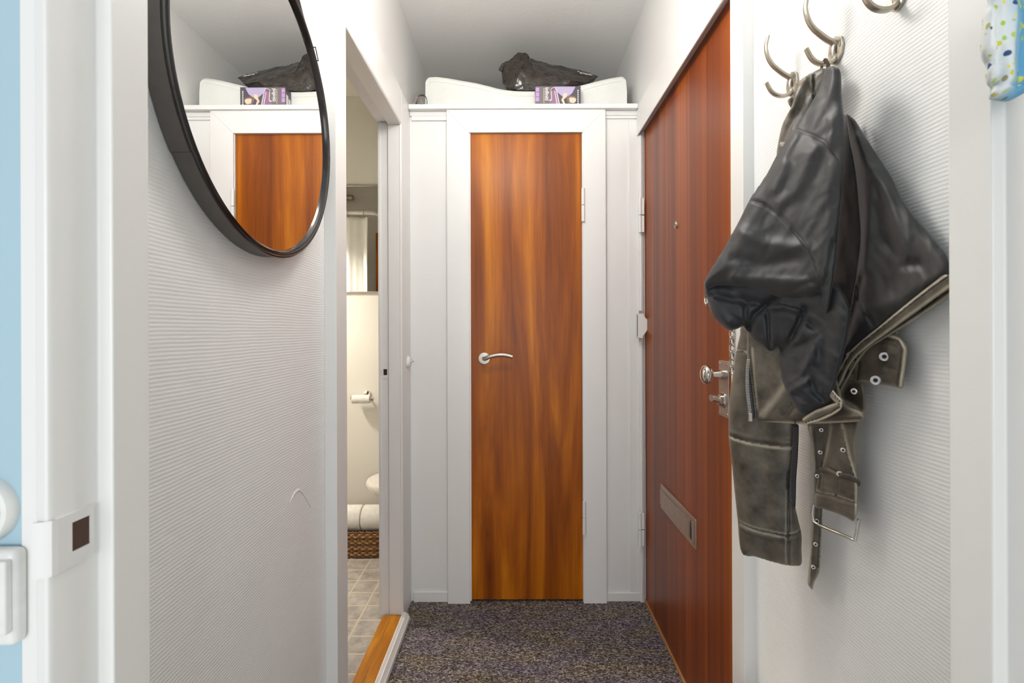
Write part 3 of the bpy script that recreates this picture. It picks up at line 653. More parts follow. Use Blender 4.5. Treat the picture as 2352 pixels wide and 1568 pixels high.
MB().tube([Vector((x, y, z)) for x, y, z in [(-.4865, pb_.y, pb_.z + .012), (-.4565, pb_.y, pb_.z + .012), (-.4565, pb_.y + .016, pb_.z - .010), (-.4865, pb_.y + .016, pb_.z - .010)]], .0018, 8, closed=True).build('strap_buckle', M['blackgloss'], t0)
MB().lathe((XL, c.y, c.z + .405), (1, 0, 0), [(0, .012), (.03, .012), (.034, .018), (.040, .018), (.042, 0)], 24).build('peg', M['black'], t0, smooth=True)
mb = MB(); a = math.atan2(PX(420, 347, -.47).z - c.z, PX(420, 347, -.47).y - c.y)
p0, p1 = rp(a, RO + .0004), rp(a + .004, RO + .0004)
mb.add([Vector((XL + .002, p0.y, p0.z)), Vector((-.458, p0.y, p0.z)), Vector((-.458, p1.y, p1.z)), Vector((XL + .002, p1.y, p1.z))], [(0, 1, 2, 3)]).build('band_seam', M['rubber'], t0)

# ---------------------------------------------------------------- coat hooks
def coat_hook(y, z, label):
    root = thing('coat_hook', (XR, y, z), label, 'coat hook', 'brushed nickel coat hooks on the right wall')
    W = lambda d, h, yy=0: Vector((XR - d, y + yy, z + h))
    pl = [(-.026, 0), (-.022, .008), (-.014, .016), (0, .0195), (.014, .016), (.020, .008), (.024, 0), (.020, -.008), (.014, -.016), (0, -.0195), (-.014, -.016), (-.022, -.008)]
    MB().prism([W(0, h, yy) for h, yy in pl], (-.0045, 0, 0)).build('back_plate', M['nickel'], root, bevel=.0012)
    def arm(pts, w0, t0_, t1):
        mb = MB(); n = len(pts); vs = []; fine = []
        for i in range(n - 1):          # catmull-rom
            p0, p1, p2, p3 = pts[max(i - 1, 0)], pts[i], pts[i + 1], pts[min(i + 2, n - 1)]
            for s_ in (0, .25, .5, .75):
                fine.append(tuple(.5 * (2 * p1[q] + (p2[q] - p0[q]) * s_ + (2 * p0[q] - 5 * p1[q] + 4 * p2[q] - p3[q]) * s_ ** 2 + (3 * p1[q] - p0[q] - 3 * p2[q] + p3[q]) * s_ ** 3) for q in (0, 1)))
        fine.append(pts[-1]); k = len(fine)
        for i, (d, h) in enumerate(fine):
            a, b2 = fine[max(i - 1, 0)], fine[min(i + 1, k - 1)]; tx, tz_ = b2[0] - a[0], b2[1] - a[1]; l_ = math.hypot(tx, tz_) or 1
            nx__, nz_ = -tz_ / l_, tx / l_; f_ = i / (k - 1); th = t0_ * (1 - f_) + t1 * f_; th += .006 * max(0, 1 - f_ * 5)
            ww = w0 * (1 - .25 * f_)
            for j in range(10):
                an = 2 * math.pi * j / 10; o = math.sin(an) * th / 2; yy = math.copysign(abs(math.cos(an)) ** .5, math.cos(an)) * ww / 2
                vs.append(W(d + nx__ * o, h + nz_ * o, yy))
        mb.add(vs, [(i * 10 + j, i * 10 + (j + 1) % 10, (i + 1) * 10 + (j + 1) % 10, (i + 1) * 10 + j) for i in range(k - 1) for j in range(10)] + [tuple(range(10))[::-1], tuple((k - 1) * 10 + j for j in range(10))])
        return mb
    arm([(.001, .010), (.008, .013), (.018, .018), (.030, .027), (.042, .038), (.051, .054), (.0545, .074), (.050, .094)], .013, .0075, .0055).build('upper_arm', M['nickel'], root, smooth=True)
    arm([(.001, -.012), (.008, -.020), (.020, -.0245), (.034, -.0225), (.045, -.014), (.0535, .002)], .013, .0075, .0055).build('lower_arm', M['nickel'], root, smooth=True)
    arm([(.0035, .010), (.007, .002), (.0065, -.010), (.0035, -.018)], .010, .006, .006).build('web', M['nickel'], root, smooth=True)
    for yy in (-.0125, .0125):
        MB().lathe(W(.0042, .002, yy), (-1, 0, 0), [(0, .0036), (.0012, .0034), (.0012, .0012), (.0004, .001), (.0004, 0)], 14).build('screw', M['satin'], root, smooth=True)
    return root
coat_hook(.842, E(.4775), 'middle coat hook, the one the leather jacket hangs from')
coat_hook(.975, E(.486), 'empty coat hook nearest the entrance door, beside the jacket collar')
coat_hook(.706, E(.482), 'coat hook cut off by the top edge, nearest the living room')

# ---------------------------------------------------------------- cloth helper
def smooth_loop(pts, step):
    pts = [Vector((p[0], p[1])) for p in pts]; n = len(pts); out = []
    for i in range(n):
        p0, p1, p2, p3 = pts[i - 1], pts[i], pts[(i + 1) % n], pts[(i + 2) % n]
        ln = (p2 - p1).length; k = max(1, int(round(ln / step)))
        for s_ in range(k):
            t_ = s_ / k; lin = p1.lerp(p2, t_)
            cr = .5 * (2 * p1 + (p2 - p0) * t_ + (2 * p0 - 5 * p1 + 4 * p2 - p3) * t_ ** 2 + (3 * p1 - p0 - 3 * p2 + p3) * t_ ** 3)
            lim = .12 * ln; dlt = cr - lin
            if dlt.length > lim: dlt = dlt.normalized() * lim
            out.append(lin + dlt)
    return out
def seg_dist(Q, poly, closed=False):
    A = np.array([tuple(p) for p in poly], float); B = np.roll(A, -1, 0) if closed else A[1:]; A = A if closed else A[:-1]
    best = np.full(len(Q), 1e9)
    for a, b2 in zip(A, B):
        ab = b2 - a; t_ = np.clip(((Q - a) @ ab) / max(ab @ ab, 1e-9), 0, 1); d_ = np.hypot(*(Q - a - t_[:, None] * ab).T); best = np.minimum(best, d_)
    return best
def inside(Q, poly):
    A = np.array([tuple(p) for p in poly], float); r_ = np.zeros(len(Q), bool); j = len(A) - 1
    for i in range(len(A)):
        yi, yj, xi, xj = A[i, 1], A[j, 1], A[i, 0], A[j, 0]
        with np.errstate(divide='ignore', invalid='ignore'):
            c_ = ((yi > Q[:, 1]) != (yj > Q[:, 1])) & (Q[:, 0] < (xj - xi) * (Q[:, 1] - yi) / (yj - yi + 1e-12) + xi)
        r_ ^= c_; j = i
    return r_
def panel(name, outline, zf, mat, parent, bulge=.012, thick=.012, w=40, step=5, folds=(), wears=(), edge_wear=0, wrinkle=0, wdir=(1, .25), wscale=60, nrm=(-.5, -.86, .05), seed=0, flat_edge=.0012, label=None):
    loop = smooth_loop(outline, step); n = len(loop)
    A = np.array([tuple(p) for p in loop]); x0, y0_ = A.min(0); x1, y1_ = A.max(0)
    gx, gy = np.meshgrid(np.arange(x0 + step * .5, x1, step), np.arange(y0_ + step * .5, y1_, step)); gx[::2] += step * .5
    Q = np.c_[gx.ravel(), gy.ravel()]; Q = Q[inside(Q, A)]; Q = Q[seg_dist(Q, A, True) > step * .55]
    allp = [Vector(p) for p in A] + [Vector(p) for p in Q]
    vs, ed, fc, *_ = delaunay_2d_cdt(allp, [(i, (i + 1) % n) for i in range(n)], [], 1, 1e-4)
    V = np.array([tuple(v) for v in vs])
    # bounded faces only (concave parts filtered)
    cen = np.array([V[list(f)].mean(0) for f in fc]); ok = inside(cen, A); fc = [f for f, k in zip(fc, ok) if k]
    d_ = seg_dist(V, A, True); prof = np.sqrt(np.clip(1 - (1 - np.clip(d_ / w, 0, 1)) ** 2, 0, 1))
    disp = bulge * prof + flat_edge * np.clip(d_ / 2, 0, 1)
    fade = np.clip(d_ / 14, 0, 1)
    if wrinkle:
        wx, wy = wdir; l_ = math.hypot(wx, wy); wx, wy = wx / l_, wy / l_
        for i, (x, y) in enumerate(V):
            a_ = (x * wx + y * wy) / wscale; b2 = (-x * wy + y * wx) / (wscale * .32)
            v_ = noise.noise(Vector((a_ + seed * 7.1, b2, seed))) + .45 * noise.noise(Vector((a_ * 2.3, b2 * 2.1 + 9, seed + 3.3)))
            c1 = noise.noise(Vector((a_ * 2.7 + 31, b2 * 1.3, seed + 6.1))); c2 = noise.noise(Vector((x / 19., y / 23., seed + 1.7)))
            disp[i] += (wrinkle * .62 * v_ + wrinkle * .07 * (max(0, 1 - 4 * abs(c1)) - .2) + .0002 * c2) * fade[i]
    for (pl_, fw, amp) in folds:
        disp += amp * np.exp(-(seg_dist(V, pl_) / fw) ** 2) * np.clip(d_ / 5, 0, 1)
    wear = np.zeros(len(V))
    for (pl_, fw, amp) in wears: wear = np.maximum(wear, amp * np.exp(-(seg_dist(V, pl_) / fw) ** 2))
    if edge_wear: wear = np.maximum(wear, edge_wear * np.exp(-(d_ / 5) ** 2))
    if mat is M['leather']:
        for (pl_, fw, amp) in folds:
            if amp < 0 and fw <= 4: dk_ = -.85 * np.exp(-(seg_dist(V, pl_) / (fw * .8)) ** 2); wear = np.where(-dk_ > wear, dk_, wear)  # narrow inward leather folds get a darker colour, stored as negative values
    N = Vector(nrm).normalized(); front = []; back = []; idx = {}; tot = []
    onb = d_ < 1e-3
    for i, (x, y) in enumerate(V): tot.append(P(x, y, zf(x, y)) + N * disp[i])
    wl = list(wear); m_ = len(V)
    for i, (x, y) in enumerate(V):
        if onb[i]: idx[i] = i
        else: idx[i] = len(tot); tot.append(P(x, y, zf(x, y)) - N * thick * prof[i]); wl.append(wear[i])
    faces = [tuple(f) for f in fc] + [tuple(idx[i] for i in f)[::-1] for f in fc]
    mb = MB(); mb.v = tot; mb.f = faces; mb.wear = wl
    o = mb.build(name, mat, parent, smooth=False)
    for p in o.data.polygons: p.use_smooth = True
    if label: o['label'] = label
    return o
ZK = [(1600, 1.01), (1680, .965), (1760, .925), (1893, .835), (1990, .745), (2085, .672), (2185, .612)]
def zb(off=0): return lambda x, y: float(np.interp(x, [a for a, _ in ZK], [b2 for _, b2 in ZK])) + off

# ---------------------------------------------------------------- jacket
J = thing('leather_jacket', P(1893, 165, .84), 'distressed brown leather biker jacket with black lining hanging on a wall hook', 'jacket')
# hanging loop
hl = P(1893, 150, .842)
hb = E(.4775) - .0245
MB().tube([Vector((hl.x, hl.y + .006, hb - .035)), Vector((hl.x - .001, hl.y + .0065, hb - .005)), Vector((hl.x, hl.y + .004, hb + .0065)), Vector((hl.x, hl.y - .004, hb + .0065)), Vector((hl.x + .001, hl.y - .0095, hb - .006)), Vector((hl.x, hl.y - .006, hb - .035))], .0022, 8, prof=[(math.cos(a) * 1.7, math.sin(a) * .7) for a in np.linspace(0, 2 * math.pi, 10, endpoint=False)]).build('hanging_loop', M['brownedge'], J, smooth=True)
# collar (leather, shiny)
panel('collar', [(1888, 160), (1872, 166), (1858, 173), (1846, 181), (1834, 190), (1826, 197), (1824, 212), (1815, 226), (1809, 231), (1812, 241), (1816, 250), (1806, 268), (1797, 286), (1792, 305), (1787, 330), (1784, 357), (1795, 372), (1830, 340), (1880, 270), (1915, 200), (1905, 165)],
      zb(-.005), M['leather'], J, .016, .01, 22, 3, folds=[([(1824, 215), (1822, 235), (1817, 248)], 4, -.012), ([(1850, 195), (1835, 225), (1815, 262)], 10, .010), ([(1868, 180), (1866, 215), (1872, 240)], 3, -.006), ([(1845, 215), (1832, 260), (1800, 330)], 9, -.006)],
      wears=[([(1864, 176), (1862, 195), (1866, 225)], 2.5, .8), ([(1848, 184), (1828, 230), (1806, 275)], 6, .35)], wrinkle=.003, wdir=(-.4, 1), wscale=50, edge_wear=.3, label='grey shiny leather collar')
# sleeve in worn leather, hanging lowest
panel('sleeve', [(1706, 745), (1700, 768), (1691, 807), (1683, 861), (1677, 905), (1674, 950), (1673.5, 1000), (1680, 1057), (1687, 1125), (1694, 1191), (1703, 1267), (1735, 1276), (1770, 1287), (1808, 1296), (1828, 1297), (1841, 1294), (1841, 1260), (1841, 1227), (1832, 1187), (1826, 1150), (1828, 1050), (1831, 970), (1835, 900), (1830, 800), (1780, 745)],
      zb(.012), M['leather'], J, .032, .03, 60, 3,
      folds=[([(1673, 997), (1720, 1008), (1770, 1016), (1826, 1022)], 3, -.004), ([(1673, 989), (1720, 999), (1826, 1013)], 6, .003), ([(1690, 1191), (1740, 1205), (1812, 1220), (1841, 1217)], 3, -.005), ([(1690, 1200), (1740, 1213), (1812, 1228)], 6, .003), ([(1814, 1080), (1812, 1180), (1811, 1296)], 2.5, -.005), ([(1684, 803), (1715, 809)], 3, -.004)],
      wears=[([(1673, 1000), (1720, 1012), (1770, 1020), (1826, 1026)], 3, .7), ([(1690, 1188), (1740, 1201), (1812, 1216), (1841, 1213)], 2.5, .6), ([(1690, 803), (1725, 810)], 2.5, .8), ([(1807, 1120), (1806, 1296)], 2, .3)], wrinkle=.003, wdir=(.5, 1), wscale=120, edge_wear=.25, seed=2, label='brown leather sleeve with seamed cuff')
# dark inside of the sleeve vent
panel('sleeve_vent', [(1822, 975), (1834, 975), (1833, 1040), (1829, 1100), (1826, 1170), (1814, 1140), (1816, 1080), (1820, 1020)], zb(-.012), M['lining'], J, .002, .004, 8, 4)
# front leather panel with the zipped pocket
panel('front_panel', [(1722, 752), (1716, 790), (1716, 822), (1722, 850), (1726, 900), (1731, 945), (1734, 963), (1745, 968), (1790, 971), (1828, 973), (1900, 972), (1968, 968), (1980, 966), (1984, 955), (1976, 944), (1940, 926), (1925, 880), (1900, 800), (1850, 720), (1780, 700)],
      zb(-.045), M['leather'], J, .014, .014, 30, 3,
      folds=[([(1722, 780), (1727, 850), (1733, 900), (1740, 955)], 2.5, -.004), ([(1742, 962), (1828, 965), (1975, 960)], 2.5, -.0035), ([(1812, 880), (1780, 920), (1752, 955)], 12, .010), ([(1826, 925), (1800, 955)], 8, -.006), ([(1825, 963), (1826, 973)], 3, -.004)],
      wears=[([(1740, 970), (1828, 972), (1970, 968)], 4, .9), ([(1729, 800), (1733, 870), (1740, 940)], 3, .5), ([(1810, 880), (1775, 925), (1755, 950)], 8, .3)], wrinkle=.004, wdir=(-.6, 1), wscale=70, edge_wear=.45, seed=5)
# zipper
zp = MB()
ztape = panel('zipper_tape', [(1718, 828), (1714, 850), (1712, 880), (1714, 920), (1719, 955), (1730, 962), (1735, 958), (1730, 910), (1725, 870), (1721, 835)], zb(-.052), M['lining'], J, .002, .003, 6, 3)
for k in range(34):
    f_ = k / 33; y = 826 + f_ * 122; x = 1716.5 - 4.5 * math.sin(min(1, f_ * 1.3) * math.pi * .6) + 9 * f_ ** 2
    a = P(x - 1.5, y, zb(-.060)(x, y)); b2 = P(x + 5.5, y - 1.0, zb(-.060)(x, y)); zp.tube([a, b2], .0009, 6)
zp.build('zipper_teeth', M['teeth'], J, smooth=True)
a = P(1722, 947, .885); MB().box(a.x - .002, a.x + .004, a.y - .003, a.y + .003, a.z - .016, a.z + .001).build('zipper_stop', M['chrome'], J, bevel=.001)
# lower black lining bulk
panel('lower_lining', [(1619, 665), (1622, 680), (1628, 700), (1636, 722), (1650, 740), (1673, 757), (1690, 756), (1707, 749), (1712, 755), (1728, 772), (1750, 792), (1769, 806), (1788, 800), (1792, 830), (1798, 880), (1812, 908), (1825, 932), (1846, 953), (1878, 938), (1908, 918), (1925, 860), (1945, 780), (1950, 700), (1900, 640), (1800, 640), (1700, 640)],
      zb(-.060), M['lining'], J, .026, .02, 40, 3.5,
      folds=[([(1632, 655), (1640, 690), (1673, 740)], 12, .006), ([(1722, 755), (1735, 725), (1765, 700), (1785, 688)], 8, -.015), ([(1765, 712), (1768, 760), (1769, 800)], 5, -.009), ([(1762, 712), (1800, 708), (1840, 720)], 5, .012), ([(1845, 715), (1835, 745), (1812, 790), (1792, 802)], 8, -.011), ([(1860, 745), (1878, 768), (1862, 785), (1800, 808)], 9, -.009), ([(1872, 770), (1850, 870), (1802, 900)], 12, .012), ([(1862, 840), (1845, 868), (1806, 892)], 7, -.008), ([(1858, 860), (1875, 900), (1890, 915)], 9, -.007), ([(1800, 900), (1840, 925)], 10, .010), ([(1640, 680), (1690, 690), (1760, 700)], 9, -.010), ([(1715, 700), (1716, 735), (1722, 752)], 6, -.007)],
      wrinkle=.008, wdir=(.8, .6), wscale=90, seed=8)
# upper back of the jacket turned inside-out (black)
panel('turned_sleeve', [(1893, 166), (1900, 160), (1912, 157), (1923, 162), (1931, 168), (1933, 195), (1934, 228), (1938, 262), (1940, 291), (1938, 380), (1930, 485), (1922, 570), (1913, 650), (1908, 690), (1902, 716), (1896, 722), (1889, 700), (1883, 673), (1862, 682), (1840, 683), (1808, 684), (1780, 680), (1755, 672), (1728, 664), (1702, 659), (1670, 656), (1640, 657), (1624, 668), (1617, 652), (1626, 630), (1639, 609), (1656, 582), (1673, 552), (1697, 508), (1719, 464), (1738, 435), (1760, 402), (1784, 357), (1804, 328), (1823, 303), (1848, 262), (1872, 222), (1885, 195)],
      lambda x, y: zb(-.058)(x, y) - .02 * min(1, max(0, (y - 250) / 350)), M['liningb'], J, .034, .02, 55, 3.5,
      folds=[([(1719, 464), (1760, 482), (1800, 512), (1840, 560), (1870, 610), (1884, 665)], 3, -.0045), ([(1823, 303), (1850, 322), (1890, 345), (1925, 380)], 2.5, -.003), ([(1830, 330), (1800, 400), (1780, 450)], 14, .008), ([(1860, 250), (1850, 300), (1815, 380)], 12, -.006), ([(1870, 360), (1820, 460), (1790, 480)], 16, .007), ([(1700, 540), (1760, 570), (1850, 580)], 16, .007), ([(1690, 600), (1760, 615), (1830, 600)], 14, -.007), ([(1690, 645), (1760, 650), (1850, 655)], 12, .008), ([(1825, 668), (1840, 660), (1868, 652)], 5, -.006), ([(1905, 300), (1895, 500), (1885, 640)], 14, .004), ([(1880, 690), (1900, 640), (1915, 560)], 8, -.004)],
      wrinkle=.0075, wdir=(-.55, .8), wscale=110, seed=11, label='black fabric sleeve lining turned outwards')
# dark gap between the two halves
panel('inner_lining', [(1936, 262), (1946, 270), (1956, 320), (1975, 430), (1985, 520), (1978, 640), (1965, 720), (1940, 830), (1915, 900), (1885, 915), (1890, 820), (1900, 700), (1912, 600), (1925, 450), (1933, 330)],
      zb(.0), M['lining'], J, .004, .01, 20, 6, wrinkle=.006, wdir=(0, 1), wscale=80, seed=3)
# right half: inside of the front, brownish black
panel('turned_front', [(1943, 262), (1955, 268), (1967, 280), (1981, 303), (1996, 327), (2020, 363), (2047, 405), (2072, 458), (2090, 483), (2110, 508), (2150, 555), (2176, 590), (2181, 628), (2150, 655), (2105, 690), (2062, 722), (2025, 750), (1998, 775), (1965, 800), (1945, 812), (1930, 840), (1915, 880), (1903, 900), (1896, 880), (1905, 850), (1930, 800), (1945, 745), (1958, 680), (1968, 620), (1976, 540), (1970, 450), (1962, 380), (1951, 320)],
      lambda x, y: zb(-.008)(x, y), M['liningb'], J, .016, .006, 45, 3.5,
      folds=[([(1970, 330), (2000, 420), (1995, 520), (1985, 620)], 16, .008), ([(2010, 400), (2050, 480), (2075, 560), (2070, 600)], 16, .007), ([(2040, 560), (2075, 610), (2110, 610)], 14, -.008), ([(1966, 640), (1972, 690), (1990, 725), (2005, 745)], 3, -.004), ([(1990, 720), (2060, 690), (2150, 640)], 16, .005), ([(1980, 640), (1960, 720), (1940, 790)], 8, -.006)],
      wrinkle=.006, wdir=(.3, 1), wscale=110, seed=14, nrm=(-.62, -.78, .05))
# worn hem: three stacked leather bands
def band(name, line, wpx, off, seed, ew=.9):
    pts = [Vector(p) for p in line]; up_ = []; dn = []
    for i, p in enumerate(pts):
        a, b2 = pts[max(i - 1, 0)], pts[min(i + 1, len(pts) - 1)]; tg = (b2 - a).normalized(); n_ = Vector((-tg.y, tg.x))
        ww = wpx[i] if isinstance(wpx, list) else wpx
        up_.append(p + n_ * ww / 2); dn.append(p - n_ * ww / 2)
    mid = [tuple(p) for p in pts]; q1 = [tuple(p.lerp(u_, .45)) for p, u_ in zip(pts, up_)]
    return panel(name, [tuple(p) for p in up_ + dn[::-1]], zb(off), M['leather'], J, .0032, .004, 7, 2.4, folds=[(q1, 1.6, -.0028)], wears=[([tuple(p.lerp(u_, .75)) for p, u_ in zip(pts, up_)], 4, ew), ([tuple(p.lerp(u_, -.8)) for p, u_ in zip(pts, up_)], 4, ew * .8)], wrinkle=.0012, wscale=30, wdir=(1, 1), seed=seed, nrm=(-.62, -.78, .05))
band('hem_band', [(2181, 642), (2150, 664), (2105, 698), (2062, 731), (2022, 762), (1985, 790), (1958, 815), (1940, 842), (1926, 872), (1908, 905)], [30, 32, 30, 27, 24, 22, 20, 18, 18, 16], -.020, 21)
band('hem_band', [(2181, 668), (2150, 690), (2105, 722), (2060, 752), (2020, 778), (1988, 800), (1966, 828), (1948, 860), (1930, 892), (1916, 912)], [16, 18, 16, 14, 14, 13, 12, 12, 12, 10], -.008, 22)
band('hem_band', [(2062, 760), (2020, 786), (1994, 808), (1972, 838), (1952, 872), (1934, 908), (1928, 916)], [10, 11, 11, 11, 10, 10, 8], -.001, 23)
# bottom hem of the lining side
band('hem_band', [(1846, 968), (1875, 955), (1905, 943), (1925, 932), (1927, 922), (1917, 912), (1906, 898)], [14, 28, 26, 20, 16, 16, 14], -.070, 24)
# side tab folding behind
panel('waist_tab', [(1934, 905), (1945, 880), (1960, 872), (1980, 878), (1986, 900), (1988, 930), (1984, 950), (1982, 965), (1972, 965), (1973, 950), (1955, 935), (1940, 925)], zb(-.004), M['leather'], J, .006, .005, 12, 3.5, folds=[([(1938, 918), (1960, 930), (1982, 950)], 3, .004)], wears=[([(1936, 918), (1960, 932), (1984, 952), (1980, 966)], 3.5, .9)], edge_wear=.3, seed=31)
# flap with eyelets
fl = panel('buckle_tab', [(1985, 806), (2000, 790), (2018, 778), (2036, 768), (2052, 766), (2066, 773), (2078, 786), (2084, 803), (2082, 825), (2079, 847), (2076, 870), (2073, 890), (2050, 887), (2029, 883), (1990, 878), (1958, 874), (1962, 850), (1972, 828)], zb(-.004), M['leather'], J, .008, .006, 20, 3,
      folds=[([(2036, 776), (2060, 782), (2072, 800), (2068, 840), (2062, 885)], 2.5, -.004), ([(1976, 830), (1970, 872)], 2.5, -.004), ([(2040, 800), (2030, 850)], 12, .004)], wears=[([(2040, 770), (2066, 778), (2080, 802), (2076, 840), (2068, 886)], 4, 1.0)], edge_wear=.5, wrinkle=.003, wscale=40, seed=33, nrm=(-.62, -.78, .05), label='short leather belt tab with metal eyelets')
def eyelet(x, y, r_, off, parent, tilt=(-.62, -.78, 0), lift=.0085):
    c_ = P(x, y, zb(off)(x, y)) + Vector(tilt).normalized() * lift
    MB().lathe(c_, tilt, [(0, r_), (.0015, r_), (.002, r_ * .8), (.0018, r_ * .45), (0, r_ * .45)], 24).build('eyelet', M['chrome'], parent, smooth=True)
    MB().lathe(c_, tilt, [(.0, r_ * .5), (.0006, r_ * .5), (.0006, 0)], 16).build('eyelet_hole', M['rubber'], parent)
eyelet(2032, 817.5, .0062, -.004, fl, lift=.016); eyelet(2012, 871, .0066, -.004, fl, lift=.0135)
eyelet(1962, 897, .005, -.006, J)
# long strap with pointed end
st = panel('belt_strap', [(1858, 968), (1863, 1012), (1867, 1060), (1868, 1102), (1867, 1150), (1866, 1191), (1862, 1260), (1855, 1338), (1860, 1348), (1866, 1354), (1871, 1336), (1882, 1311), (1886, 1250), (1889, 1180), (1890, 1130), (1896, 1070), (1905, 1010), (1912, 968)], zb(.006), M['leather'], J, .005, .004, 12, 2.6,
      folds=[([(1867, 975), (1874, 1060), (1872, 1180), (1863, 1320)], 2, -.002), ([(1886, 1060), (1885, 1180), (1878, 1300)], 2, -.002)], wears=[([(1860, 980), (1869, 1060), (1868, 1180), (1857, 1335)], 3, .8)], edge_wear=.5, wrinkle=.002, wscale=60, seed=41, label='long pointed leather belt strap')
for (x, y) in ((1888, 985), (1886, 1036), (1879, 1090), (1878, 1192), (1875, 1245), (1870, 1297)): eyelet(x, y, .0036, .004, st)
# strap with buckle
bs = panel('buckle_strap', [(1908, 968), (1900, 1010), (1893, 1050), (1882, 1090), (1873, 1129), (1871, 1162), (1890, 1168), (1912, 1175), (1940, 1186), (1960, 1196), (1968, 1180), (1970, 1140), (1970, 1102), (1966, 1060), (1966, 1010), (1968, 966)], zb(-.012), M['leather'], J, .008, .006, 16, 2.8,
      folds=[([(1933, 975), (1945, 1040), (1964, 1100)], 2.5, -.004), ([(1873, 1129), (1912, 1136), (1968, 1155)], 3, -.005), ([(1921, 1100), (1920, 1138)], 3, -.004), ([(1898, 1000), (1889, 1060), (1880, 1120)], 2, -.003)], wears=[([(1934, 975), (1948, 1040), (1966, 1100), (1966, 1190)], 3.5, .9), ([(1873, 1126), (1912, 1133), (1968, 1151)], 2.5, .6), ([(1909, 975), (1900, 1030), (1884, 1090)], 3, .5)], edge_wear=.4, wrinkle=.002, wscale=40, seed=44, label='leather belt end carrying the metal buckle')
lpk = MB().tube([P(1880, 1079, .83), P(1900, 1078, .805), P(1922, 1090, .785), P(1950, 1094, .762), P(1972, 1106, .748), P(1973, 1110, .752)], .0042, 8, prof=[(math.cos(a) * .45, math.sin(a) * 1.1) for a in np.linspace(0, 2 * math.pi, 10, endpoint=False)], up=(0, 0, 1)).build('belt_loop', M['leather'], J, smooth=True)
bk = [P(1869, 1158, .845), P(1866, 1178, .845), P(1869, 1198, .843), P(1885, 1207, .830), P(1925, 1223, .795), P(1958, 1238, .765), P(1964, 1240, .762), P(1968, 1222, .762), P(1973, 1192, .762)]
MB().tube(bk, .0026, 10).build('buckle_frame', M['chrome'], J, smooth=True)
MB().tube([P(1904, 1172, .805), P(1903, 1185, .802), P(1902, 1214, .802)], .002, 8).build('buckle_prong', M['chrome'], J, smooth=True) if False else None
eyelet(1938, 1030, .004, -.012, bs, lift=.011); eyelet(1930, 1084, .0045, -.012, bs, lift=.011)

# ---------------------------------------------------------------- spotted garment at the top right corner
GZ = lambda x, y: .335 + .0003 * (x - 2260)
gm = panel('spotted_cloth', [(2278, -60), (2274, 0), (2262, 30), (2258, 60), (2256, 112), (2262, 132), (2269, 144), (2268, 165), (2272, 185), (2282, 198), (2276, 212), (2277, 221), (2291, 226), (2322, 229), (2352, 214), (2400, 190), (2440, 120), (2450, 0), (2440, -60)], GZ, M['spotted'], None, .012, .012, 30, 5,
     folds=[([(2276, 0), (2278, 100), (2282, 190)], 5, -.006), ([(2310, 0), (2300, 120), (2295, 215)], 9, .005), ([(2340, 0), (2330, 120), (2322, 220)], 6, -.005), ([(2276, 214), (2320, 208), (2352, 200)], 4, -.004)], wrinkle=.003, wdir=(0, 1), wscale=60, nrm=(-.4, -.9, 0), seed=51)
tag(gm, 'white and blue cloth with green and yellow spots hanging in the top right corner', 'garment')
# over-door hook carrying it
gh = thing('door_hook', (.4225, .33, P(2330, -60, .34).z), 'over-door hook holding the spotted cloth', 'hook')
zq = P(2330, -50, .34).z
MB().tube([(.4225, .345, zq + .05), (.415, .345, zq + .045), (.395, .345, zq + .005), (.380, .345, zq - .004), (.370, .345, zq + .008)], .003, 8).build('hook_arm', M['satin'], gh, smooth=True)

# ---------------------------------------------------------------- things on the overhead shelf
# white fabric storage case
top = [(977, 184), (980, 178), (985, 175), (1001, 174), (1030, 177.5), (1060, 183), (1093, 188.5), (1120, 195), (1142, 201), (1160, 204.5), (1179, 206.5), (1205, 207.5), (1226, 207.5), (1255, 206.5), (1285, 204), (1310, 199.5), (1339, 193), (1362, 187), (1388, 180.5), (1405, 177), (1428, 173.5), (1434, 174.5), (1438, 180), (1440, 205)]
yc_ = 2.222
def shelfp(x): return P(x, 238, yc_).x
mb = MB(); nT = len(top); front = []; 
ringL = [[], [], [], []]
for (x, y) in top:
    p = P(x, y, yc_); ringL[0].append(Vector((p.x, yc_, ZSH + .001))); ringL[1].append(p + Vector((0, 0, -.012))); ringL[2].append(p + Vector((0, .010, 0))); ringL[3].append(p + Vector((0, .34, .004)))
ringL.append([Vector((v.x, v.y + .006, ZSH + .001)) for v in ringL[3]])
vs = [v for r_ in ringL for v in r_]
mb.add(vs, [(i * nT + j, i * nT + j + 1, (i + 1) * nT + j + 1, (i + 1) * nT + j) for i in range(4) for j in range(nT - 1)] + [tuple(i * nT for i in range(5)), tuple(i * nT + nT - 1 for i in range(5))[::-1], tuple(range(nT))[::-1] + tuple(4 * nT + j for j in range(nT))])
cs = thing('storage_case', P(1210, 240, yc_ + .1), 'long white fabric storage case with a sagging top on the overhead shelf', 'storage case')
co_ = mb.build('case_body', M['whitecloth'], cs, smooth=True)
# hem piping and strap
MB().tube([P(x, y + 13, yc_ - .0005) for x, y in top[2:-3]], .0016, 6).build('piping', M['whitecloth'], cs, smooth=True)
q = MB().prism([P(1086.5, 202, yc_ - .004), P(1101, 205, yc_ - .004), P(1101, 242, yc_ - .004), P(1086.5, 242, yc_ - .004)], (0, .0042, 0)); q.build('front_strap', M['whitecloth'], cs)

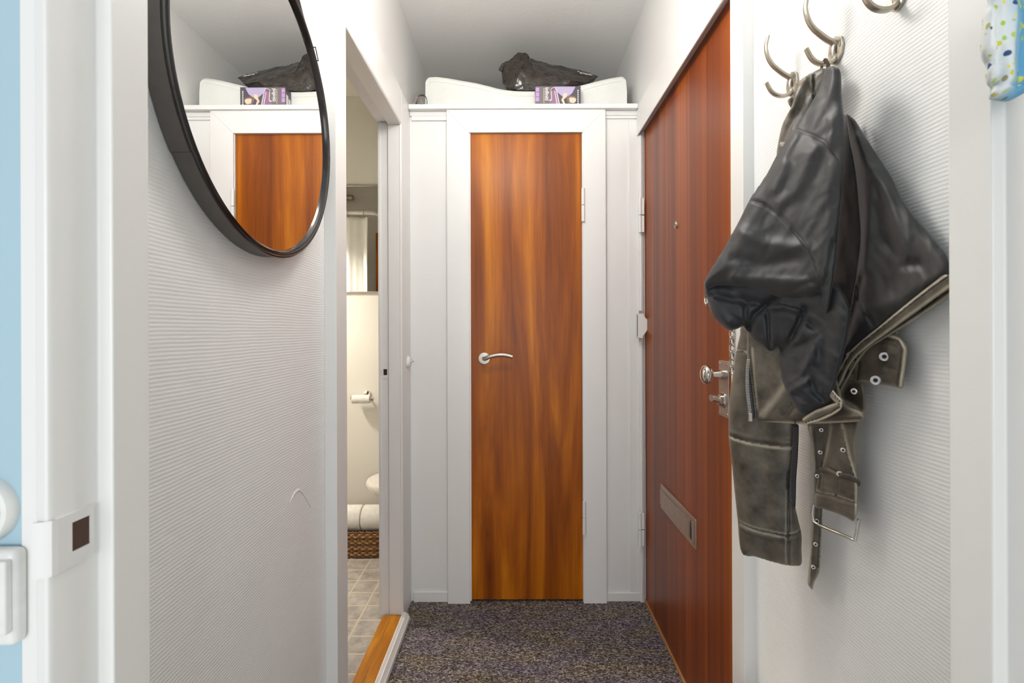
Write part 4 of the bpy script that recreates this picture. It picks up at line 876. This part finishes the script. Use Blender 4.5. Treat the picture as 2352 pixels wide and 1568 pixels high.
# black plastic bag lying on the case
bagp = dict(T1=(1190, 121, 2.30), T2=(1208.6, 122, 2.29), T3=(1214, 127, 2.28), S1=(1168, 138, 2.31), L1=(1152.5, 147, 2.31), L3=(1151, 161, 2.30), L4=(1153, 173, 2.30), L5=(1155, 191, 2.29), B1=(1165, 199, 2.27), B2=(1178, 204.5, 2.255), C=(1197, 159, 2.238),
            G=(1227, 163, 2.262), U0=(1217, 134, 2.34), U1=(1236.6, 139.5, 2.36), U2=(1262, 147, 2.36), U3=(1280, 151, 2.36), U4=(1310, 157, 2.36), U5=(1341, 163, 2.36), TIP=(1373, 175, 2.335), TL=(1357, 189, 2.31), R1=(1270, 174, 2.262), R2=(1312, 184, 2.268), R3=(1347, 190, 2.285),
            D1=(1330, 192, 2.29), D2=(1296, 197.5, 2.27), D3=(1262, 203, 2.262), D4=(1228, 207.5, 2.258), D5=(1205, 208, 2.256), H1=(1215, 185, 2.250), H2=(1255, 190, 2.264))
ks = list(bagp); ix = {k: i for i, k in enumerate(ks)}
fr = ['T1 T2 C S1', 'T2 T3 C', 'S1 C L1', 'L1 C L3', 'L3 C L4', 'L4 C L5', 'L5 C B1', 'B1 C B2', 'T3 G C', 'C G H1', 'C H1 B2', 'B2 H1 D5', 'T3 U0 G', 'U0 U1 G', 'U1 R1 G', 'U1 U2 R1', 'U2 U3 R1', 'U3 R2 R1', 'U3 U4 R2', 'U4 U5 R3 R2', 'U5 TIP R3', 'TIP TL R3', 'G R1 H1', 'H1 R1 H2', 'H1 H2 D4', 'H1 D4 D5', 'H2 D3 D4', 'H2 R2 D2 D3', 'R1 R2 H2', 'R2 R3 D1 D2', 'R3 TL D1']
sil = 'T1 T2 T3 U0 U1 U2 U3 U4 U5 TIP TL D1 D2 D3 D4 D5 B2 B1 L5 L4 L3 L1 S1'.split()
vs = [P(*bagp[k]) for k in ks]; cenb = sum((P(*bagp[k]) for k in sil), Vector()) / len(sil)
bm = bmesh.new(); bv = [bm.verts.new(v) for v in vs]
for f in fr: bm.faces.new([bv[ix[k]] for k in f.split()])
bk_ = []
for k in sil:
    v = P(*bagp[k]); q = cenb + (v - cenb) * .9; q.y = 2.44 + (0.02 if k[0] in 'U' else 0); q.z = max(q.z, ZSH + .085) ; bk_.append(bm.verts.new(q))
for i in range(len(sil)):
    j = (i + 1) % len(sil); bm.faces.new([bv[ix[sil[i]]], bk_[i], bk_[j], bv[ix[sil[j]]]])
bm.faces.new(bk_)
bmesh.ops.triangulate(bm, faces=bm.faces); bmesh.ops.recalc_face_normals(bm, faces=bm.faces)
bmesh.ops.subdivide_edges(bm, edges=bm.edges, cuts=2, use_grid_fill=True); bmesh.ops.triangulate(bm, faces=bm.faces)
bmesh.ops.subdivide_edges(bm, edges=bm.edges, cuts=1, use_grid_fill=True); bmesh.ops.subdivide_edges(bm, edges=bm.edges, cuts=1, use_grid_fill=True); bm.normal_update()
mv = [v.co.copy() for v in bm.verts]; nn = [v.normal.copy() for v in bm.verts]
mb = MB(); mb.v = [c_ + n_ * (.0035 * noise.noise(c_ * 30) + .0036 * (abs(noise.noise(Vector((c_.x * 40, c_.y * 60, c_.z * 80)))) - .2) + .0010 * abs(noise.noise(c_ * 150))) for c_, n_ in zip(mv, nn)]; bm.verts.index_update(); mb.f = [tuple(v.index for v in f.verts) for f in bm.faces]; bm.free()
bg_ = thing('plastic_bag', P(1230, 205, 2.3), 'crumpled black glossy plastic bag lying on the white storage case', 'bag')
bo = mb.build('bag_body', M['pleather'], bg_, smooth=True)
MB().prism([P(x, y, 2.29) for x, y in [(1153, 146), (1145, 158), (1146, 161), (1152, 163), (1155, 158), (1157, 149)]], (0, .006, 0)).build('handle_tab', M['pleather'], bg_)
# white stitching / crease line along the gusset
MB().tube([P(1212.5, 128, 2.276), P(1220, 146, 2.268), P(1227, 162.5, 2.258)], .0009, 5).build('seam_piping', M['pleather'], bg_)
MB().tube([P(1212, 127, 2.276), P(1205, 143, 2.252), P(1197, 159, 2.2345), P(1188, 181, 2.2435), P(1179, 203, 2.2515)], .0016, 6).build('seam_piping', M['pleather'], bg_)

def text_mesh(name, body, mat, parent, origin, xdir, ydir, size, depth=.0004, align='LEFT', shear=0):
    cu_ = bpy.data.curves.new(name, 'FONT'); cu_.body = body; cu_.size = size; cu_.extrude = depth; cu_.align_x = align; cu_.shear = shear; cu_.offset = size * .012
    tmp = bpy.data.objects.new(name, cu_); S.collection.objects.link(tmp); bpy.context.view_layer.update()
    me = bpy.data.meshes.new_from_object(tmp.evaluated_get(bpy.context.evaluated_depsgraph_get())); bpy.data.objects.remove(tmp)
    X, Y = Vector(xdir).normalized(), Vector(ydir).normalized(); Z = X.cross(Y); O = Vector(origin) - (Vector(parent['_o']) if parent else Vector())
    me.transform(Matrix(((X.x, Y.x, Z.x, O.x), (X.y, Y.y, Z.y, O.y), (X.z, Y.z, Z.z, O.z), (0, 0, 0, 1))))
    me.materials.clear(); me.materials.append(mat); o = bpy.data.objects.new(name, me); S.collection.objects.link(o); o.parent = parent; return o
# place the lettering on the upper body face between U4,U5,R3,R2
pa_, pb2 = P(1331, 171, 2.300), P(1355, 175.5, 2.312); pu = P(1333, 163, 2.335)
xd = (pb2 - pa_).normalized(); nface = (P(*bagp['R3']) - P(*bagp['R2'])).cross(P(*bagp['U4']) - P(*bagp['R2'])).normalized()
if nface.y > 0: nface = -nface
yd_ = nface.cross(xd)
if yd_.z < 0: yd_ = -yd_
def on_face(px, py, off=.0115):
    o0 = Vector((0, 0, EYE)); r_ = P(px, py, 1) - o0; p0 = P(*bagp['R2']); t_ = (p0 - o0).dot(nface) / r_.dot(nface); return o0 + r_ * t_ + nface * off
o1 = on_face(1331, 174.5); xd = (on_face(1357, 178.8) - o1).normalized(); yd_ = xd.cross(Vector((0, -1, 0))); yd_ = nface.cross(xd); yd_ = -yd_ if yd_.z < 0 else yd_
text_mesh('brand_lettering', 'STEND', M['white'], bg_, o1, xd, yd_, .0205)
text_mesh('brand_lettering', 'by', M['white'], bg_, on_face(1325.2, 170.2), xd, yd_, .012)

# hair dryer box
yb0 = 2.165; pA, pB = P(1229.5, 253, yb0), P(1334, 253, yb0); topz = P(1282, 197.5, yb0).z
bxr = thing('hair_dryer_box', ((pA.x + pB.x) / 2, yb0 + .02, ZSH), 'purple and grey hair dryer carton lying on its side on the overhead shelf', 'box')
box(pA.x, pB.x, yb0, yb0 + .052, ZSH + .0005, topz).build('carton', M['box_dark'], bxr, bevel=.0008)
def spr(name, pts, mat, off, parent=bxr): return MB().prism([P(x, y, yb0 - off) for x, y in pts], (0, .0003, 0)).build(name, mat, parent)
spr('printed_panel', [(1230, 199), (1275, 199), (1275, 250), (1230, 250)], M['box_grey'], .0004)
spr('lilac_print', [(1275, 199), (1322, 199), (1314, 214), (1303, 222), (1290, 220), (1282, 213), (1275, 205)], M['lilac'], .0004)
for k in range(3): spr('purple_square', [(1230.5, 201 + k * 11), (1238.5, 201 + k * 11), (1238.5, 210.4 + k * 11), (1230.5, 210.4 + k * 11)], M['purple'], .0006)
spr('dryer_outline', [(1265, 204), (1272, 200), (1276, 200), (1279, 206), (1287, 243), (1262, 248), (1264, 232), (1260, 230), (1266, 227), (1265, 213)], M['glow'], .0007)
spr('dryer_print', [(1266.5, 206), (1274.5, 202.5), (1277, 207), (1284, 243), (1262, 246), (1262, 234), (1268, 229), (1267.5, 214)], M['dryer'], .0010)
spr('dryer_nozzle', [(1265.5, 207), (1268, 203.5), (1274.5, 201.2), (1275, 203), (1271, 207), (1266, 208.3)], M['dryerd'], .0013)
spr('dryer_highlight', [(1273, 209), (1275, 209), (1281, 240), (1278.5, 240)], M['glow'], .0013)
spr('printed_hair', [(1300, 221), (1308, 219), (1320, 221), (1325, 226), (1322, 236), (1306, 238), (1302, 230)], M['hair'], .0006)
spr('printed_arm', [(1295, 214.5), (1301, 213.5), (1303, 217), (1302, 222), (1299.5, 224), (1294.5, 228.5), (1298, 238), (1295, 240), (1289, 230), (1292, 224), (1293, 218)], M['skin'], .0009)
spr('printed_face', [(1307, 225), (1312, 223.5), (1320, 224.5), (1323.5, 228), (1322, 233), (1318, 237), (1309, 235)], M['skin'], .0010)
text_mesh('title_lettering', 'Infiniti', M['white'], bxr, P(1252.3, 200.5, yb0 - .0008), (0, 0, -1), (1, 0, 0), .0235)
for k in range(16): spr('printed_mark', [(1248.4, 203 + k * 2.1), (1250.6 - (k % 3) * .4, 203 + k * 2.1), (1250.6 - (k % 3) * .4, 204.3 + k * 2.1), (1248.4, 204.3 + k * 2.1)], M['glow'], .0007)
for k in range(9): spr('printed_mark', [(1326.5, 207.3 + k * 4.0 + (0 if k else -1)), (1328.8, 207.3 + k * 4.0 + (0 if k else -1)), (1328.8, 209.8 + k * 4.0), (1326.5, 209.8 + k * 4.0)], M['white'], .0007)
MB().box(pA.x - .0006, pA.x, yb0 + .006, yb0 + .024, ZSH + .004, topz - .03).box(pA.x - .0006, pA.x, yb0 + .029, yb0 + .046, ZSH + .004, topz - .04).build('side_labels', M['white'], bxr)

# metal bracket at the left end of the shelf
t0 = thing('metal_bracket', P(962, 238, 2.15), 'curved metal strap and plate lying at the left end of the overhead shelf', 'bracket')
yz = 2.15
arc = [P(957, 238, yz), P(957.5, 231, yz), P(960, 224, yz), P(964, 219.5, yz), (P(969, 218.5, yz)), P(975, 220, yz), P(979, 224, yz), P(981, 231, yz), P(981, 238, yz)]
for q_ in (arc[0], arc[-1]): q_.z = ZSH + .001
MB().tube(arc, .0022, 8, prof=[(math.cos(a) * .8, math.sin(a) * 3.5) for a in np.linspace(0, 2 * math.pi, 12, endpoint=False)], up=(0, 1, 0)).build('curved_strap', M['bracket'], t0, smooth=True)
pz_ = [P(948.5, 234, yz - .012), P(957.5, 211, yz - .012), P(960.5, 218, yz - .012), P(951, 239, yz - .012)]; pz_[3].z = ZSH + .001; pz_[0].z = max(pz_[0].z, ZSH + .002)
MB().prism(pz_, (0, .022, 0)).build('plate', M['bracket'], t0, bevel=.001)
MB().prism([P(963, 238, yz + .01), P(965, 226, yz + .01), P(973, 238, yz + .01)], (0, .012, 0)).build('gusset', M['bracket'], t0)

# ---------------------------------------------------------------- cream bench below the hooks (only its far edge shows)
t0 = thing('shoe_bench', (.43, .95, 0), 'cream rounded bench top just visible at the bottom edge beside the wall', 'bench')
yb1 = 1.128; zt1 = P(1630, 1563.5, yb1).z; xa1 = P(1561, 1564, yb1).x; xb1 = P(1707, 1564, yb1).x
box(xa1, xb1, .72, yb1, zt1 - .025, zt1).build('seat', M['cream'], t0, bevel=.012, seg=5)
for (x, y) in ((xa1 + .02, .75), (xb1 - .045, .75), (xa1 + .02, yb1 - .045), (xb1 - .045, yb1 - .045)): box(x, x + .025, y, y + .025, .0, zt1 - .0255).build('leg', M['cream'], t0, bevel=.003)

for o in bpy.data.objects:
    if '_o' in o: del o['_o']
